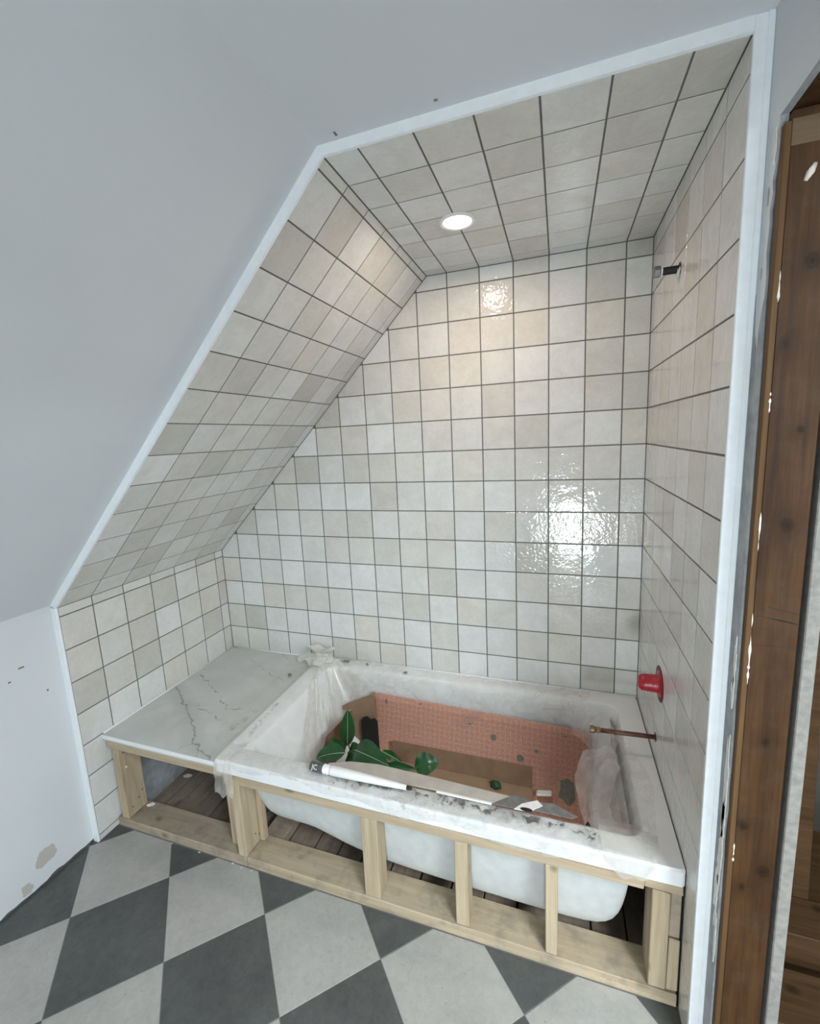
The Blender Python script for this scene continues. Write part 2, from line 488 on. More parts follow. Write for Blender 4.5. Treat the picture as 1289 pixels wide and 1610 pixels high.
def join_vf(parts):
    V, F = [], []
    for v, f in parts:
        k = len(V)
        V += [Vector(a) for a in v]
        F += [[i + k for i in q] for q in f]
    return V, F

def prism(poly, O, u, v, n, t):
    """polygon (u,v) on plane at O, front face at n=0, extruded back by t"""
    O, u, v, n = Vector(O), Vector(u), Vector(v), Vector(n)
    N_ = len(poly)
    V = [O + u * a + v * b for a, b in poly] + [O + u * a + v * b - n * t for a, b in poly]
    F = [list(range(N_)), list(range(2 * N_ - 1, N_ - 1, -1))]
    F += [[i, i + N_, (i + 1) % N_ + N_, (i + 1) % N_] for i in range(N_)]
    if (u.cross(v)).dot(n) < 0:
        F = [f[::-1] for f in F]
    return V, F

def tube_vf(pts, r, seg=10, caps=True):
    pts = [Vector(p) for p in pts]
    rs = r if isinstance(r, (list, tuple)) else [r] * len(pts)
    V, F = [], []
    ref = None
    for i, p in enumerate(pts):
        t = (pts[min(i + 1, len(pts) - 1)] - pts[max(i - 1, 0)]).normalized()
        if ref is None:
            ref = Vector((0, 0, 1)) if abs(t.z) < 0.9 else Vector((0, 1, 0))
        a = (ref - t * ref.dot(t)).normalized()
        b_ = t.cross(a)
        ref = a
        for k in range(seg):
            q = 2 * math.pi * k / seg
            V.append(p + (a * math.cos(q) + b_ * math.sin(q)) * rs[i])
    for i in range(len(pts) - 1):
        for k in range(seg):
            k2 = (k + 1) % seg
            F.append([i * seg + k, i * seg + k2, (i + 1) * seg + k2, (i + 1) * seg + k])
    if caps:
        F.append(list(range(seg))[::-1])
        F.append([(len(pts) - 1) * seg + k for k in range(seg)])
    return V, F

def lathe_x(profile, c, seg=24):
    """profile of (x, r) spun about the X axis through c=(y,z)"""
    V, F = [], []
    for x, r in profile:
        for k in range(seg):
            a = 2 * math.pi * k / seg
            V.append((x, c[0] + r * math.cos(a), c[1] + r * math.sin(a)))
    for i in range(len(profile) - 1):
        for k in range(seg):
            k2 = (k + 1) % seg
            F.append([i * seg + k, (i + 1) * seg + k, (i + 1) * seg + k2, i * seg + k2])
    F.append(list(range(seg)))
    F.append([(len(profile) - 1) * seg + k for k in range(seg)][::-1])
    return V, F

def nv(p, s, seed=0.0):
    q = Vector(p) * s + Vector((seed, seed * 1.7, -seed))
    return noise.noise_vector(q)

def sheet(name, fn, nu, nv_, mat, parent, amp=0.004, freq=14.0, seed=0.0, smooth=True, keep=None, thick=0.0):
    """grid surface fn(u,v) -> point with crumple noise; keep(u,v) trims the outline"""
    P, idx, F = [], {}, []
    for j in range(nv_ + 1):
        for i in range(nu + 1):
            u, v = i / nu, j / nv_
            p = Vector(fn(u, v))
            d = nv(p, freq, seed) * amp + nv(p, freq * 2.7, seed + 5) * amp * 0.45
            d.z = abs(d.z) if parent is not None and amp > 0 else d.z
            idx[i, j] = len(P)
            P.append(p + d)
    for j in range(nv_):
        for i in range(nu):
            if keep and not keep((i + .5) / nu, (j + .5) / nv_):
                continue
            F.append([idx[i, j], idx[i + 1, j], idx[i + 1, j + 1], idx[i, j + 1]])
    used = sorted({k for f in F for k in f})
    rm = {k: a for a, k in enumerate(used)}
    return obj(name, [P[k] for k in used], [[rm[k] for k in f] for f in F], mat, parent, smooth=smooth)

# ------------------------------------------------------------------ clipping and tiling
def clip(poly, region):
    """Sutherland-Hodgman, convex region given counter-clockwise"""
    out = list(poly)
    n = len(region)
    for i in range(n):
        a, b_ = region[i], region[(i + 1) % n]
        ex, ey = b_[0] - a[0], b_[1] - a[1]
        def side(p):
            return ex * (p[1] - a[1]) - ey * (p[0] - a[0])
        res = []
        for k in range(len(out)):
            p, q = out[k], out[(k + 1) % len(out)]
            sp, sq = side(p), side(q)
            if sp >= 0:
                res.append(p)
            if (sp > 0) != (sq > 0) and abs(sp - sq) > 1e-12:
                t = sp / (sp - sq)
                if 0 < t < 1:
                    res.append((p[0] + (q[0] - p[0]) * t, p[1] + (q[1] - p[1]) * t))
        out = res
        if len(out) < 3:
            return []
    cl = []
    for p in out:
        if not cl or math.hypot(p[0] - cl[-1][0], p[1] - cl[-1][1]) > 1e-5:
            cl.append(p)
    if len(cl) > 1 and math.hypot(cl[0][0] - cl[-1][0], cl[0][1] - cl[-1][1]) < 1e-5:
        cl.pop()
    return cl if len(cl) >= 3 else []

def inset(poly, d):
    n = len(poly)
    out = []
    for i in range(n):
        p0, p1, p2 = poly[i - 1], poly[i], poly[(i + 1) % n]
        e1 = Vector((p1[0] - p0[0], p1[1] - p0[1])).normalized()
        e2 = Vector((p2[0] - p1[0], p2[1] - p1[1])).normalized()
        n1, n2 = Vector((-e1.y, e1.x)), Vector((-e2.y, e2.x))
        k = 1 + n1.dot(n2)
        if k < 0.2:
            k = 0.2
        m_ = (n1 + n2) * (d / k)
        out.append((p1[0] + m_.x, p1[1] + m_.y))
    return out

def area(poly):
    return 0.5 * sum(poly[i][0] * poly[(i + 1) % len(poly)][1] - poly[(i + 1) % len(poly)][0] * poly[i][1] for i in range(len(poly)))

def tile_mesh(poly, t, bev):
    n = len(poly)
    top = inset(poly, bev)
    if area(top) <= 0:
        top = poly
    V = [(a, b_, 0.0) for a, b_ in top] + [(a, b_, -bev * 0.8) for a, b_ in poly] + [(a, b_, -t) for a, b_ in poly]
    F = [list(range(n))]
    for r in (0, n):
        F += [[r + i, r + n + i, r + n + (i + 1) % n, r + (i + 1) % n] for i in range(n)]
    F.append([2 * n + i for i in range(n)][::-1])
    me = bpy.data.meshes.new('tile')
    me.from_pydata(V, [], F)
    me.update()
    return me

CACHE = {}
TONES = [((0.69, 0.705, 0.715), 4), ((0.665, 0.675, 0.68), 6), ((0.645, 0.65, 0.64), 6), ((0.62, 0.617, 0.60), 5),
         ((0.585, 0.58, 0.56), 3), ((0.54, 0.535, 0.512), 1.3), ((0.635, 0.625, 0.595), 2)]
def tone(rng):
    c = rng.choices([t[0] for t in TONES], [t[1] for t in TONES])[0]
    k = rng.uniform(0.97, 1.03)
    return (c[0] * k, c[1] * k * 0.99, c[2] * k * 0.955, 1)

def place_tile(me, cx, cy, O, u, v, n, mat, parent, color, tilt, rng, lift=0.0):
    o = bpy.data.objects.new('tile', me)
    if not me.materials:
        me.materials.append(M[mat])
    COL.objects.link(o)
    Mx = Matrix((u, v, n)).transposed().to_4x4()
    Mx.translation = Vector(O) + u * cx + v * cy + n * lift
    R_ = Matrix.Rotation(rng.uniform(-tilt, tilt), 4, 'X') @ Matrix.Rotation(rng.uniform(-tilt, tilt), 4, 'Y')
    o.parent = parent
    o.matrix_local = Matrix.Translation(-WO[parent.name]) @ Mx @ R_
    o.color = color
    return o

def tile_wall(parent, O, u, v, n, region, u0, v0, urange, vrange, seed, gap=0.0044, holes=()):
    u, v, n = Vector(u), Vector(v), Vector(n)
    rng = random.Random(seed)
    reg = inset(region, 0.0016)
    for i in range(*urange):
        for j in range(*vrange):
            a, b_ = u0 + i * S, v0 + j * S
            rect = [(a + gap / 2, b_ + gap / 2), (a + S - gap / 2, b_ + gap / 2), (a + S - gap / 2, b_ + S - gap / 2), (a + gap / 2, b_ + S - gap / 2)]
            p = clip(rect, reg)
            col = tone(rng)
            if not p or area(p) < 1.2e-4:
                continue
            cx, cy = a + S / 2, b_ + S / 2
            full = abs(area(p) - (S - gap) ** 2) < 1e-9
            if full:
                if 'full' not in CACHE:
                    CACHE['full'] = tile_mesh([(x - cx, y - cy) for x, y in p], 0.007, 0.0013)
                me = CACHE['full']
            else:
                cx = sum(x for x, y in p) / len(p)
                cy = sum(y for x, y in p) / len(p)
                me = tile_mesh([(x - cx, y - cy) for x, y in p], 0.007, 0.0010)
            place_tile(me, cx, cy, O, u, v, n, 'tile', parent, col, 0.0035 if full else 0.002, rng)

# ================================================================== THE SETTING
X_, Y_, Z_ = Vector((1, 0, 0)), Vector((0, 1, 0)), Vector((0, 0, 1))
SD = Vector((XS, 0, ZC - ZL))
SL = SD.length
SD.normalize()
SN = Vector((SD.z, 0, -SD.x))               # inward normal of the slope

# back wall: grout bed + tiles
poly = [(-0.03, -0.05), (XR + 0.03, -0.05), (XR + 0.03, ZC + 0.03), (XS - 0.01, ZC + 0.03), (-0.03, ZL - 0.01)]
v_, f_ = prism(poly, (0, 0.0014, 0), X_, Z_, -Y_, 0.03)
wall_back = tag(obj('wall_back', v_, f_, 'grout'), 'back wall of the alcove in square off-white glazed tiles with grey grout', kind='structure')
reg = [(0, 0.405), (XR, 0.405), (XR, ZC), (XS, ZC), (0, ZL)]
tile_wall(wall_back, (0, 0, 0), X_, Z_, -Y_, reg, 1.9962 - 15 * S, 2.1746 - 14 * S, (0, 17), (0, 16), 11)

# left knee wall: drywall, then tiled strip inside the alcove
P0 = Vector((0, 0, ZL)) - SN * DL
zcrease = P0.z + (-DL - P0.x) * SD.z / SD.x
xhead = P0.x + (ZC + DC - P0.z) * SD.x / SD.z
V1, F1 = [], []
rngw = random.Random(5)
ys = [REAR - 0.02 + i * (YF - REAR + 0.02) / 120 for i in range(121)]
bot = [0.010 + rngw.uniform(-0.003, 0.004) + (0.006 if rngw.random() < 0.1 else 0) for _ in ys]
for y, zb in zip(ys, bot):
    V1 += [(-DL, y, zb), (-DL, y, zcrease + 0.001), (-DL - 0.013, y, zb), (-DL - 0.013, y, zcrease + 0.02)]
for i in range(120):
    a, c = i * 4, i * 4 + 4
    F1 += [[a, a + 1, c + 1, c], [a + 2, c + 2, c + 3, a + 3], [a, c, c + 2, a + 2], [a + 1, a + 3, c + 3, c + 1]]
k = 120 * 4
F1 += [[0, 2, 3, 1], [k, k + 1, k + 3, k + 2]]
wall_left = tag(obj('wall_left', V1, F1, 'drywall'), 'low white knee wall at the left, tiled inside the alcove', kind='structure')
v_, f_ = box_vf((-DL - 0.06, REAR - 0.02, -0.06), (-DL - 0.03, 0.04, zcrease + 0.03), 0)
obj('backing', v_, f_, 'board_grey', wall_left)
v_, f_ = box_vf((-0.025, YF, -0.05), (-0.0014, 0.0, ZL + 0.004), 0)
obj('grout_bed', v_, f_, 'grout', wall_left)
# plain rendered face under the counter
v_, f_ = box_vf((-0.004, -0.680, -0.05), (0.006, -0.002, 0.40), 0)
obj('render_coat', v_, f_, 'board_grey', wall_left)
# u runs from back to front (-Y) so that u x v = inward normal
tile_wall(wall_left, (0, 0, 0), -Y_, Z_, X_, [(0, 0.4303), (-YF, 0.4303), (-YF, ZL), (0, ZL)], 5.4204 * S - 6 * S, 0.9683 - 7 * S, (0, 9), (0, 9), 21)
tile_wall(wall_left, (0, 0, 0), -Y_, Z_, X_, [(0.68, 0.0), (-YF, 0.0), (-YF, 0.4303), (0.68, 0.4303)], 5.4204 * S - 6 * S, 0.9683 - 8 * S, (0, 9), (0, 9), 22)

# slope
A = (-DL, zcrease)
B = (xhead, ZC + DC)
O3 = Vector((0, 0, 0))
B = (B[0] + SD.x * 0.006, B[1] + SD.z * 0.006)
v_, f_ = prism([A, B, (B[0] - 0.03, B[1] + 0.02), (A[0] - 0.03, A[1] + 0.005)], (0, YF, 0), X_, Z_, Y_, YF - REAR + 0.02)
wall_slope = tag(obj('wall_slope', v_, f_, 'drywall_plain'), 'white sloping attic ceiling, tiled inside the alcove', kind='structure')
a0, b0 = Vector((0, 0, ZL)) - SN * 0.0014, Vector((XS, 0, ZC)) - SN * 0.0014
e0, g0 = a0 - SN * 0.026 - SD * 0.01, b0 - SN * 0.026 + SD * 0.01
v_, f_ = prism([(a0.x, a0.z), (b0.x, b0.z), (g0.x, g0.z), (e0.x, e0.z)], (0, YF, 0), X_, Z_, -Y_, -YF)
obj('grout_bed', v_, f_, 'grout', wall_slope)
tile_wall(wall_slope, (0, 0, ZL), -Y_, SD, SN, [(0, 0), (-YF, 0), (-YF, SL), (0, SL)], 5.415 * S - 6 * S, 1.717 - 13 * S, (0, 9), (0, 15), 31)

# ceiling
v_, f_ = box_vf((xhead - 0.02, REAR - 0.02, ZC + DC), (XW + 0.12, YF, ZC + DC + 0.03), 0)
ceiling = tag(obj('ceiling', v_, f_, 'drywall_plain'), 'flat white ceiling, tiled inside the alcove', kind='structure')
v_, f_ = box_vf((XS - 0.02, YF, ZC + 0.0014), (XR + 0.02, 0.0, ZC + 0.026), 0)
obj('grout_bed', v_, f_, 'grout', ceiling)
tile_wall(ceiling, (0, 0, ZC), X_, -Y_, -Z_, [(XS, 0), (XR, 0), (XR, -YF), (XS, -YF)], 1.9967 - 7 * S, 5.399 * S - 6 * S, (0, 9), (0, 9), 41)

# right wall: tiled part, drywall strip with its ragged cut, header over the opening
OPEN_Y = REAR - 0.02
edge = [(-0.912, 2.068), (-0.9125, 2.02), (-0.908, 1.99), (-0.901, 1.975), (-0.906, 1.955), (-0.899, 1.93), (-0.902, 1.90), (-0.898, 1.86), (-0.904, 1.82),
        (-0.902, 1.76), (-0.905, 1.70), (-0.906, 1.60), (-0.908, 1.45), (-0.908, 1.30), (-0.909, 1.15), (-0.908, 1.05), (-0.905, 1.0), (-0.909, 0.95),
        (-0.909, 0.85), (-0.905, 0.80), (-0.911, 0.75), (-0.906, 0.72), (-0.902, 0.66), (-0.907, 0.62), (-0.908, 0.5), (-0.906, 0.4), (-0.909, 0.3), (-0.908, 0.15), (-0.909, 0.0)]
poly = [(YF, ZC + DC), (OPEN_Y, ZC + DC), (OPEN_Y, 2.07)] + edge + [(YF, 0.0)]
v_, f_ = prism(poly, (XW, 0, 0), Y_, Z_, -X_, 0.0125)
fm = [0 if k == 0 else 1 for k in range(len(f_))]
wall_right = tag(obj('wall_right', v_, f_, None, mats=['drywall_plain', 'board_grey'], fmats=fm), 'right-hand white wall, tiled inside the alcove and cut away beside it', kind='structure')
v_, f_ = box_vf((XR + 0.0014, YF, -0.05), (XW + 0.012, 0.0, ZC + 0.03), 0)
obj('grout_bed', v_, f_, 'grout', wall_right)
tile_wall(wall_right, (XR, 0, 0), Z_, Y_, -X_, [(0.436, YF), (ZC, YF), (ZC, 0), (0.436, 0)], 2.1746 - 13 * S, -5.4805 * S - S, (0, 15), (0, 8), 51)
tile_wall(wall_right, (XR, 0, 0), Z_, Y_, -X_, [(0.0, YF), (0.436, YF), (0.436, -0.775), (0.0, -0.775)], 2.1746 - 17 * S, -5.4805 * S - S, (0, 9), (0, 8), 52)
# unpainted lower strip, torn paper and filler on the cut
gp = [(-0.8665, 1.80), (-0.874, 1.73), (-0.884, 1.70), (-0.882, 1.64), (-0.893, 1.745), (-0.903, 1.78)] + [e for e in edge if e[1] < 1.77] + [(-0.8665, 0.0)]
v_, f_ = prism(gp, (XW - 0.0008, 0, 0), Y_, Z_, -X_, 0.0008)
tag(obj('bare_strip', v_, f_, 'board_grey', wall_right), 'bare grey strip of board beside the white trim')
def ragged(name, cy, cz, hw, hh, mat, x, t, seed, parent, n=22):
    r = random.Random(seed)
    ps = []
    for k in range(n):
        a = 2 * math.pi * k / n
        q = r.uniform(0.62, 1.1)
        ps.append((cy + hw * q * math.cos(a), cz + hh * q * math.sin(a)))
    v_, f_ = prism(ps, (x, 0, 0), Y_, Z_, -X_, t)
    return obj(name, v_, f_, mat, parent)
for (cy, cz, hw, hh, sd) in ((-0.900, 1.085, 0.006, 0.06, 1), (-0.898, 1.02, 0.008, 0.04, 2), (-0.899, 0.80, 0.011, 0.13, 3), (-0.897, 0.62, 0.014, 0.075, 4),
                             (-0.889, 0.52, 0.012, 0.06, 5), (-0.902, 0.40, 0.005, 0.07, 6), (-0.905, 2.03, 0.007, 0.03, 7), (-0.899, 0.71, 0.012, 0.06, 8), (-0.894, 0.45, 0.008, 0.03, 9)):
    ragged('torn_paper', cy, cz, hw, hh, 'paper', XW - 0.0025, 0.0017, sd, wall_right)
for (cy, cz, hw, hh, sd) in ((-0.890, 1.955, 0.002, 0.016, 31), (-0.884, 1.83, 0.0016, 0.010, 32)):
    ragged('filler_dab', cy, cz, hw, hh, 'board_grey', XW - 0.0012, 0.001, sd, wall_right)

# rear wall with the low attic window the daylight comes from
x0, x1, z0, z1 = WIN
rects = [(-0.1, x0, -0.1, 2.4), (x1, 3.9, -0.1, 2.4), (x0, x1, -0.1, z0), (x0, x1, z1, 2.4)]
v_, f_ = join_vf([box_vf((p, REAR - 0.05, r), (q, REAR, t), 0) for p, q, r, t in rects])
tag(obj('wall_rear', v_, f_, 'drywall_plain'), 'white end wall of the attic room behind the viewer', kind='structure')
fr = 0.05
v_, f_ = join_vf([box_vf((x0, REAR - 0.06, z0), (x0 + fr, REAR + 0.01, z1)), box_vf((x1 - fr, REAR - 0.06, z0), (x1, REAR + 0.01, z1)),
                  box_vf((x0, REAR - 0.06, z0), (x1, REAR + 0.01, z0 + fr)), box_vf((x0, REAR - 0.06, z1 - fr), (x1, REAR + 0.01, z1))])
window_1 = tag(obj('window_1', v_, f_, 'trim', origin=((x0 + x1) / 2, REAR, z0)), 'low white framed attic window in the end wall', kind='structure')
v_, f_ = box_vf((x0 + fr, REAR - 0.034, z0 + fr), (x1 - fr, REAR - 0.030, z1 - fr), 0)
obj('pane', v_, f_, 'glass', window_1)
x0, x1, y0, y1 = SKY_FILL  # frame of the added, unseen roof window
v_, f_ = join_vf([box_vf((x0, y0, ZFAR - 0.01), (x0 + fr, y1, ZFAR + 0.06)), box_vf((x1 - fr, y0, ZFAR - 0.01), (x1, y1, ZFAR + 0.06)),
                  box_vf((x0, y0, ZFAR - 0.01), (x1, y0 + fr, ZFAR + 0.06)), box_vf((x0, y1 - fr, ZFAR - 0.01), (x1, y1, ZFAR + 0.06))])
window_fill = tag(obj('window_fill', v_, f_, 'trim', origin=((x0 + x1) / 2, (y0 + y1) / 2, ZFAR)), 'unseen roof window added over the unfinished space for light from above', kind='structure')
v_, f_ = box_vf((x0 + fr, y0 + fr, ZFAR + 0.030), (x1 - fr, y1 - fr, ZFAR + 0.034), 0)
obj('pane', v_, f_, 'glass', window_fill)

# floor: joint bed + diagonal chequer tiles
v_, f_ = box_vf((-DL - 0.03, REAR - 0.02, -0.06), (XW + 0.02, -0.771, -0.0012), 0)
floor = tag(obj('floor', v_, f_, 'floor_grout'), 'floor of pale grey and charcoal square tiles laid diagonally', kind='structure')
FA, FT = 0.77063, 2.24663 * S
FX, FY = (-11.82041 + 14.8415) * S, -6.64122 * S
e1 = Vector((-math.cos(FA) * FT, -math.sin(FA) * FT))
e2 = Vector((math.sin(FA) * FT, -math.cos(FA) * FT))
rngf = random.Random(9)
freg = [(-DL - 0.004, REAR + 0.02), (XW - 0.001, REAR + 0.02), (XW - 0.001, -0.779), (-DL - 0.004, -0.779)]
for i in range(-14, 14):
    for j in range(-10, 16):
        c4 = [Vector((FX, FY)) + e1 * (i + a) + e2 * (j + b_) for a, b_ in ((0, 0), (1, 0), (1, 1), (0, 1))]
        q = [(p.x, p.y) for p in c4]
        if area(q) < 0:
            q = q[::-1]
        q = clip(inset(q, 0.0011), freg)
        if not q or area(q) < 2e-4:
            continue
        cx = sum(p[0] for p in q) / len(q)
        cy = sum(p[1] for p in q) / len(q)
        me = tile_mesh([(a - cx, b_ - cy) for a, b_ in q], 0.008, 0.0008)
        dark = (i + j) % 2 == 0
        place_tile(me, cx, cy, (0, 0, 0), X_, Y_, Z_, 'floor_dark' if dark else 'floor_light', floor, (1, 1, 1, 1), 0.0, rngf)

# old boards under the bath
floor_boards = empty('floor_boards', (1.04, -0.4, -0.06), 'old dark floorboards showing through the open bath frame', 'floorboards')
del floor_boards['category']
floor_boards['kind'] = 'structure'
gaps = [-0.02, 0.10, 0.215, 0.33, 0.445, 0.56, 0.655, 0.742, 0.856, 0.959, 1.06, 1.182, 1.298, 1.414, 1.531, 1.643, 1.758, 1.874, 1.98, 2.09]
for a, c in zip(gaps[:-1], gaps[1:]):
    dz = random.uniform(-0.003, 0.002)
    box('plank', (a + 0.003, -0.775, -0.045), (c - 0.003, 0.0, -0.018 + dz), 'plank', floor_boards, 0.002, 0.001)
v_, f_ = box_vf((-0.03, -0.775, -0.075), (XR + 0.03, 0.02, -0.05), 0)
obj('joist_void', v_, f_, 'black', floor_boards)

# trims round the mouth of the alcove
ty0, ty1 = YF - 0.0085, YF
v_, f_ = box_vf((-DL - 0.001, ty0, 0.0), (0.0, ty1, ZL), 0.0012)
tag(obj('trim_1', v_, f_, 'trim', origin=(0, YF, 0)), 'white edge trim up the left knee wall of the alcove', kind='structure')
pA, pB = Vector((0, 0, ZL)), Vector((XS, 0, ZC))
qA, qB = Vector((-DL, 0, zcrease)), Vector((xhead, 0, ZC + DC))
v_, f_ = prism([(pA.x, pA.z), (pB.x, pB.z), (qB.x, qB.z), (qA.x, qA.z)], (0, ty0, 0), X_, Z_, -Y_, ty1 - ty0)
tag(obj('trim_2', v_, f_, 'trim', origin=(0, YF, ZL)), 'white edge trim rising along the slope of the alcove', kind='structure')
v_, f_ = prism([(XS, ZC), (XR, ZC), (XR, ZC + DC), (xhead, ZC + DC)], (0, ty0, 0), X_, Z_, -Y_, ty1 - ty0)
tag(obj('trim_3', v_, f_, 'trim', origin=(XS, YF, ZC)), 'white edge trim across the ceiling of the alcove', kind='structure')
v_, f_ = box_vf((XR, ty0, 0.0), (XW - 0.010, ty1, ZC + DC), 0.0012)
trim_4 = tag(obj('trim_4', v_, f_, 'trim', origin=(XR, YF, 0)), 'tall white edge trim down the right side of the alcove', kind='structure')
v_, f_ = box_vf((XW - 0.0115, ty0 - 0.003, 0.0), (XW - 0.0002, ty1, ZC + DC), 0.002)
obj('outer_bead', v_, f_, 'trim', trim_4)
# caulk where the tiles meet the bath rim and counter
c1 = tube_vf([(0.0, -0.003, 0.432), (0.57, -0.003, 0.434)], 0.004, 6)
c2 = tube_vf([(0.57, -0.004, 0.446), (XR - 0.003, -0.004, 0.446)], 0.005, 6)
c3 = tube_vf([(0.003, -0.004, 0.432), (0.003, -0.775, 0.432)], 0.004, 6)
v_, f_ = join_vf([c1, c2, c3])
tag(obj('trim_5', v_, f_, 'caulk', origin=(0, 0, 0.43), smooth=True), 'white sealant bead along the foot of the wall tiles', kind='structure')

# the cut opening: stud, header, far board and the dark room beyond
v_, f_ = box_vf((XW + 0.013, -0.925, -0.02), (2.2005, -0.884, 2.066), 0.0015)
fm = []
for f in f_:
    c_ = sum((v_[i] for i in f), Vector()) / len(f)
    fm.append(1 if c_.x < XW + 0.0135 else 0)
wall_stud = tag(obj('wall_stud', v_, f_, None, origin=(2.16, -0.905, -0.02), mats=['stud_brown', 'stud_edge'], fmats=fm),
                'reddish-brown timber wall stud exposed at the right edge', 'stud')
for (z, hh, sd) in ((1.36, 0.02, 61), (1.135, 0.035, 62), (1.07, 0.012, 63), (1.60, 0.010, 64), (0.66, 0.012, 65), (1.80, 0.015, 66)):
    r = random.Random(sd)
    pts = [(XW + 0.0125, -0.9235 + r.uniform(-.001, .001), z - hh * 2 + k * hh * 4 / 7) for k in range(8)]
    v_, f_ = tube_vf(pts, [0.0005] + [r.uniform(0.0008, 0.0030) for _ in range(6)] + [0.0005], 6)
    obj('filler_smear', v_, f_, 'filler', wall_stud, smooth=True)
v_, f_ = tube_vf([(2.150, -0.9252, 1.955), (2.156, -0.9262, 1.967), (2.162, -0.9252, 1.979)], [0.003, 0.006, 0.003], 7)
obj('filler_smear', v_, f_, 'filler', wall_stud, smooth=True)
v_, f_ = box_vf((XW + 0.0030, -0.9252, 0.0), (XW + 0.0132, -0.9105, 2.05), 0.0012)
tag(obj('bare_edge', v_, f_, 'stud_edge', wall_stud), 'lighter bare edge of the stud')
for (z, w0, w1, dz) in ((1.215, 0.30, 1.0, -0.012), (1.196, 0.05, 1.0, -0.012), (1.193, 0.35, 1.0, -0.010), (1.172, 0.05, 0.4, -0.004), (1.135, 0.0, 1.0, 0.0), (1.345, 0.35, 0.65, 0.0)):
    xa, xb = XW + 0.014 + 0.071 * w0, XW + 0.014 + 0.071 * w1
    v_, f_ = prism([(xa, z - 0.0006), (xb, z + dz - 0.0006), (xb, z + dz + 0.0006), (xa, z + 0.0006)], (0, -0.9254, 0), X_, Z_, -Y_, 0.0006)
    obj('crack', v_, f_, 'black', wall_stud)
v_, f_ = box_vf((XW + 0.013, -0.9258, 2.012), (2.2005, -0.9245, 2.052), 0.0005)
tag(obj('pale_patch', v_, f_, 'stud_pale', wall_stud), 'paler unstained band near the top of the stud')
tag(box('header_beam', (XW + 0.013, REAR, 2.069), (2.2005, -0.86, 2.18), 'stud_brown'), 'dark timber header over the cut opening at top right', 'beam')
tag(box('plasterboard_sheet', (2.2085, -0.930, -0.02), (2.2310, 0.05, 2.25), 'board_pale', jit=0.0006), 'grey plasterboard edge standing behind the brown stud', 'plasterboard')
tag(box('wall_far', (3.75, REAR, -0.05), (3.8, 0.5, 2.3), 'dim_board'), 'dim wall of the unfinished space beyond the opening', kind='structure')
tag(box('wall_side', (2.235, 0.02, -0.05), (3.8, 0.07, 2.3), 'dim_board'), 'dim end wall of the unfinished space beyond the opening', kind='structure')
x0, x1, y0, y1 = SKY_FILL
rects = [(2.2, x0, REAR, 0.5), (x1, 3.8, REAR, 0.5), (x0, x1, REAR, y0), (x0, x1, y1, 0.5)]
v_, f_ = join_vf([box_vf((p, r, ZFAR), (q, t, ZFAR + 0.04), 0) for p, q, r, t in rects])
tag(obj('ceiling_far', v_, f_, 'dim_board', origin=(3.0, -1.4, ZFAR)), 'dark ceiling over the unfinished space', kind='structure')
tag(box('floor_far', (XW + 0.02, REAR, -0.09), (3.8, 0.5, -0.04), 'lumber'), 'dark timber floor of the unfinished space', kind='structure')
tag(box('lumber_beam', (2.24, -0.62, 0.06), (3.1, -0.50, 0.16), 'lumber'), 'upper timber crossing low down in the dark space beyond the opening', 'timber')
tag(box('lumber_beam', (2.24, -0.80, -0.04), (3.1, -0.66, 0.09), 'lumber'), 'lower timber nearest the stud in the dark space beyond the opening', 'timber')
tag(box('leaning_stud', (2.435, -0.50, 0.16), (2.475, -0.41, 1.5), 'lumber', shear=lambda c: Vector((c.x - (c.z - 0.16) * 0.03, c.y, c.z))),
    'upright timber rising from the crossing timber beyond the opening', 'timber')


# ================================================================== OBJECTS
# ---- timber frame under the bath and counter
frame = empty('timber_frame', (1.04, -0.72, 0.0), 'open pine stud frame carrying the front of the bath and counter', 'frame')
def fbox(name, lo, hi, mat, lab=None, bev=0.0022, jit=0.0012):
    o = box(name, lo, hi, mat, frame, bev, jit)
    if lab:
        o['label'] = lab
    return o
fbox('sill_plate', (0.004, -0.776, 0.0), (0.664, -0.668, 0.040), 'sill_old', 'dusty grey-brown sill plate')
fbox('sill_plate', (0.668, -0.777, 0.0), (2.079, -0.672, 0.043), 'sill_new', 'paler pine sill plate')
fbox('sill_plate', (0.655, -0.667, -0.01), (0.745, -0.12, 0.030), 'sill_old')
fbox('stud', (0.030, -0.7745, 0.041), (0.066, -0.683, 0.366), 'pine_v')
fbox('stud', (0.572, -0.742, 0.041), (0.630, -0.704, 0.362), 'pine_v')
fbox('stud', (0.630, -0.7755, 0.041), (0.668, -0.682, 0.364), 'pine_v')
fbox('stud', (0.671, -0.700, 0.0435), (0.690, -0.673, 0.36), 'pine_v', bev=0.001)
fbox('stud', (1.156, -0.7755, 0.044), (1.212, -0.712, 0.346), 'pine_v')
fbox('stud', (1.471, -0.7755, 0.044), (1.512, -0.716, 0.346), 'pine_v')
fbox('stud', (1.738, -0.7755, 0.044), (1.772, -0.720, 0.346), 'pine_v')
fbox('stud', (2.010, -0.7755, 0.044), (2.052, -0.685, 0.356), 'pine_v')
fbox('block', (2.054, -0.770, 0.215), (2.0805, -0.700, 0.356), 'sill_old')
fbox('block', (2.054, -0.772, 0.044), (2.0805, -0.700, 0.212), 'pine_v')
fbox('top_plate', (0.012, -0.777, 0.368), (0.600, -0.690, 0.402), 'pine_x')
fbox('top_plate', (0.602, -0.777, 0.348), (1.99, -0.735, 0.384), 'pine_x')
fbox('top_plate', (1.99, -0.776, 0.358), (2.081, -0.690, 0.386), 'pine_x')
